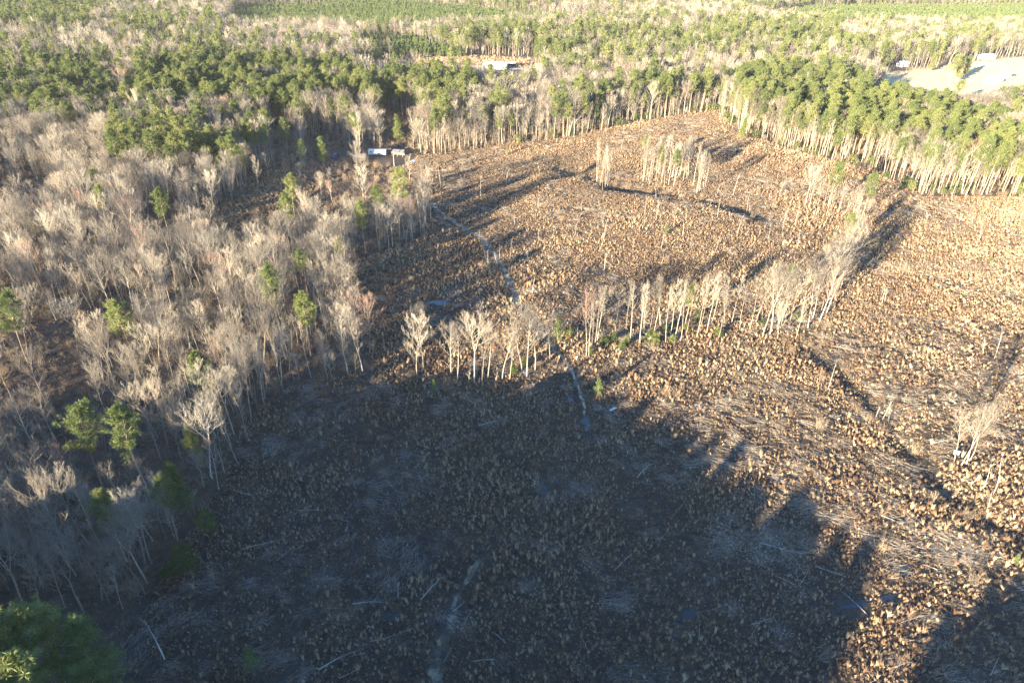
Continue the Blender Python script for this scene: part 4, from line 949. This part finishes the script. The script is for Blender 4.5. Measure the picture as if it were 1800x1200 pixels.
for j in range(5):
    for i in range(n - 1): o = j * n + i; tb.f.append((o, o + 1, o + n + 1, o + n))
obj('sheet', tb.mesh('sheet', M['tarp'], True), t)
hp = Buf(); hp.box((0, 0, .1), (3.2, 1.8, .3)); obj('heap', hp.mesh('heap', M['darkwood']), t)
def upole(label, px, py, H, m, arm=True):
    x, y, z = G(px, py); t = thing('utility_pole', label, 'pole', (x, y, z), .6); b = Buf(); b.tube([Vector((0, 0, -.5)), Vector((0, 0, H * .5)), Vector((.05, 0, H))], [.19, .16, .12], 8, False); b.f.append(tuple(range(16, 24))); obj('shaft', b.mesh('shaft', m, True), t)
    if arm:
        part('crossarm', t, m, lambda b: b.box((0, -.2, H - .6), (2.4, .14, .16)))
        for s in (-1, 0, 1): part('insulator', t, M['grey'], lambda b: b.box((s * 1.0, -.2, H - .42), (.12, .12, .2)))
upole('short grey utility pole in front of the white lean-to', 693, 293, 8, M['pole'])
upole('white utility pole beside the field, left one of the pair', 1704, 104, 10, M['palepole']); upole('white utility pole beside the field, right one of the pair', 1715, 102, 10, M['palepole'])
upole('lone short pole in the field shadow of the big pine', 1709, 122, 6, M['palepole'], False)
# long white building with ribbed roof
x, y, z = G(872, 120); t = thing('long_shed', 'long white metal building in the far clearing', 'building', (x, y, z), -.18)
part('wall', t, M['white'], lambda b: b.box((0, 0, 1.5), (19, 7, 3.4)))
for i in range(10):
    part('roof_panel', t, M['roofwhite'], lambda b: b.prism([(-3.8, 3.22), (0, 4.75), (3.8, 3.22), (3.8, 3.34), (0, 4.87), (-3.8, 3.34)], -9.9 + i * 1.98, -9.9 + i * 1.98 + 1.94))
for wx in (-6, -2, 2): part('window', t, M['glass'], lambda b: b.box((wx, -3.53, 1.9), (1.4, .06, .9)))
part('door', t, M['grey'], lambda b: b.box((6.6, -3.53, 1.25), (2.6, .06, 2.5)))
x, y, z = G(900, 117); t = thing('open_shed', 'dark open-fronted shed right of the long white building', 'shed', (x, y, z), -.18)
part('roof', t, M['roofwhite'], lambda b: b.prism([(-2.6, 2.5), (2.6, 3.2), (2.6, 3.3), (-2.6, 2.6)], -3.5, 3.5)); part('back_wall', t, M['darkwood'], lambda b: b.box((0, 2.3, 1.5), (6.6, .1, 3.1)))
for s in (-1, 1): part('side_wall', t, M['darkwood'], lambda b: b.box((s * 3.25, 0, 1.25), (.1, 4.4, 2.5)))
# houses among the right-hand woods
for px, py, L, W, l, rz in ((1336, 116, 11, 7, 'pale-roofed house among bare trees left of the right-hand field', .3), (1504, 64, 14, 8, 'far pale-roofed house at the upper right', .2), (1586, 117, 9, 6, 'small pale-roofed house at the edge of the right-hand field', .5), (1733, 104, 13, 8, 'pale-roofed house beside the white utility poles', .4), (1745, 146, 16, 8, 'white-roofed barn on the near side of the right-hand field', .6)):
    flat_house('house', l, 'house', px, py, L, W, 2.9, rz, M['white'], M['roofwhite'], 1.6, 3, True)
vehicle('parked_truck', 'dark pickup parked on pale gravel at the right edge', 1781, 134, .3, M['darkcar'])
vehicle('parked_truck', 'brown pickup beside the white-roofed barn', 1738, 146, .9, M['brick'])
# the trees of the field
for i, (px, py, zc, src, v, sc, l) in enumerate([(1690, 118, 12, BUSHY, 0, 1.5, 'big round pine standing in the right-hand field, front one'), (1703, 112, 12, BUSHY, 0, 1.35, 'big round pine in the right-hand field, right one'), (1676, 122, 12, PN, 2, 1.1, 'big pine in the right-hand field, left one'), (1640, 106, 10, BUSHY, 0, 1.2, 'round pine at the upper left border of the right-hand field'), (1682, 165, 12, PN, 2, 1.0, 'pale green pine on the near side of the right-hand field')]):
    pn_named(px, py, 0, zc, src, v, sc, l)

# white crate frame, board in the cut
x, y, z = G(1050, 719); t = thing('open_crate', 'white-rimmed open box left beside the puddle and sapling', 'box', (x, y, z + .02), -.1)
for s in (-1, 1):
    part('side_panel', t, M['dullwhite'], lambda b: b.box((s * .88, 0, .42), (.08, 1.3, .84))); part('end_panel', t, M['dullwhite'], lambda b: b.box((0, s * .66, .42), (1.68, .08, .84)))
part('floor_panel', t, M['darkwood'], lambda b: b.box((0, 0, .08), (1.6, 1.2, .06)))
x, y, z = G(1078, 720); t = thing('plank', 'pale board lying right of the open box', 'board', (x, y, z + .2), .6); part('board', t, M['palepole'], lambda b: b.box((0, 0, 0), (2.2, .35, .08))); part('board', t, M['palepole'], lambda b: b.box((.1, .3, .06), (1.8, .2, .06)))
x, y, z = G(1680, 800); t = thing('white_panel', 'white square panel leaning at the foot of the right-edge tree cluster', 'board', (x, y, z), -.5)
pb = Buf(); pb.box((0, 0, .66), (1.1, .08, 1.2)); o = obj('board', pb.mesh('board', M['white']), t); o.rotation_euler = (-.2, 0, 0)
part('prop', t, M['pole'], lambda b: b.box((0, .35, .6), (.1, .1, 1.2)))

# ------------------------------------------------------------------ haze
hz = Buf(); zmin = float(gz.min()) - 1.5; hz.box((0, 2750, (zmin + 112) / 2), (9600, 9200, 112 - zmin)); hm = bpy.data.materials.new('haze'); hm.use_nodes = True
nt = hm.node_tree; nt.nodes.clear(); out = nt.nodes.new('ShaderNodeOutputMaterial'); pv = nt.nodes.new('ShaderNodeVolumePrincipled')
pv.inputs['Color'].default_value = (.95, .96, .97, 1); pv.inputs['Density'].default_value = .000032; pv.inputs['Density Attribute'].default_value = ''; pv.inputs['Anisotropy'].default_value = -.1
nt.links.new(pv.outputs[0], out.inputs['Volume'])
try: hm.cycles.homogeneous_volume = True
except Exception: pass
tag(obj('haze', hz.mesh('haze', hm)), 'thin pale haze over the whole landscape', 'haze', None, 'stuff')
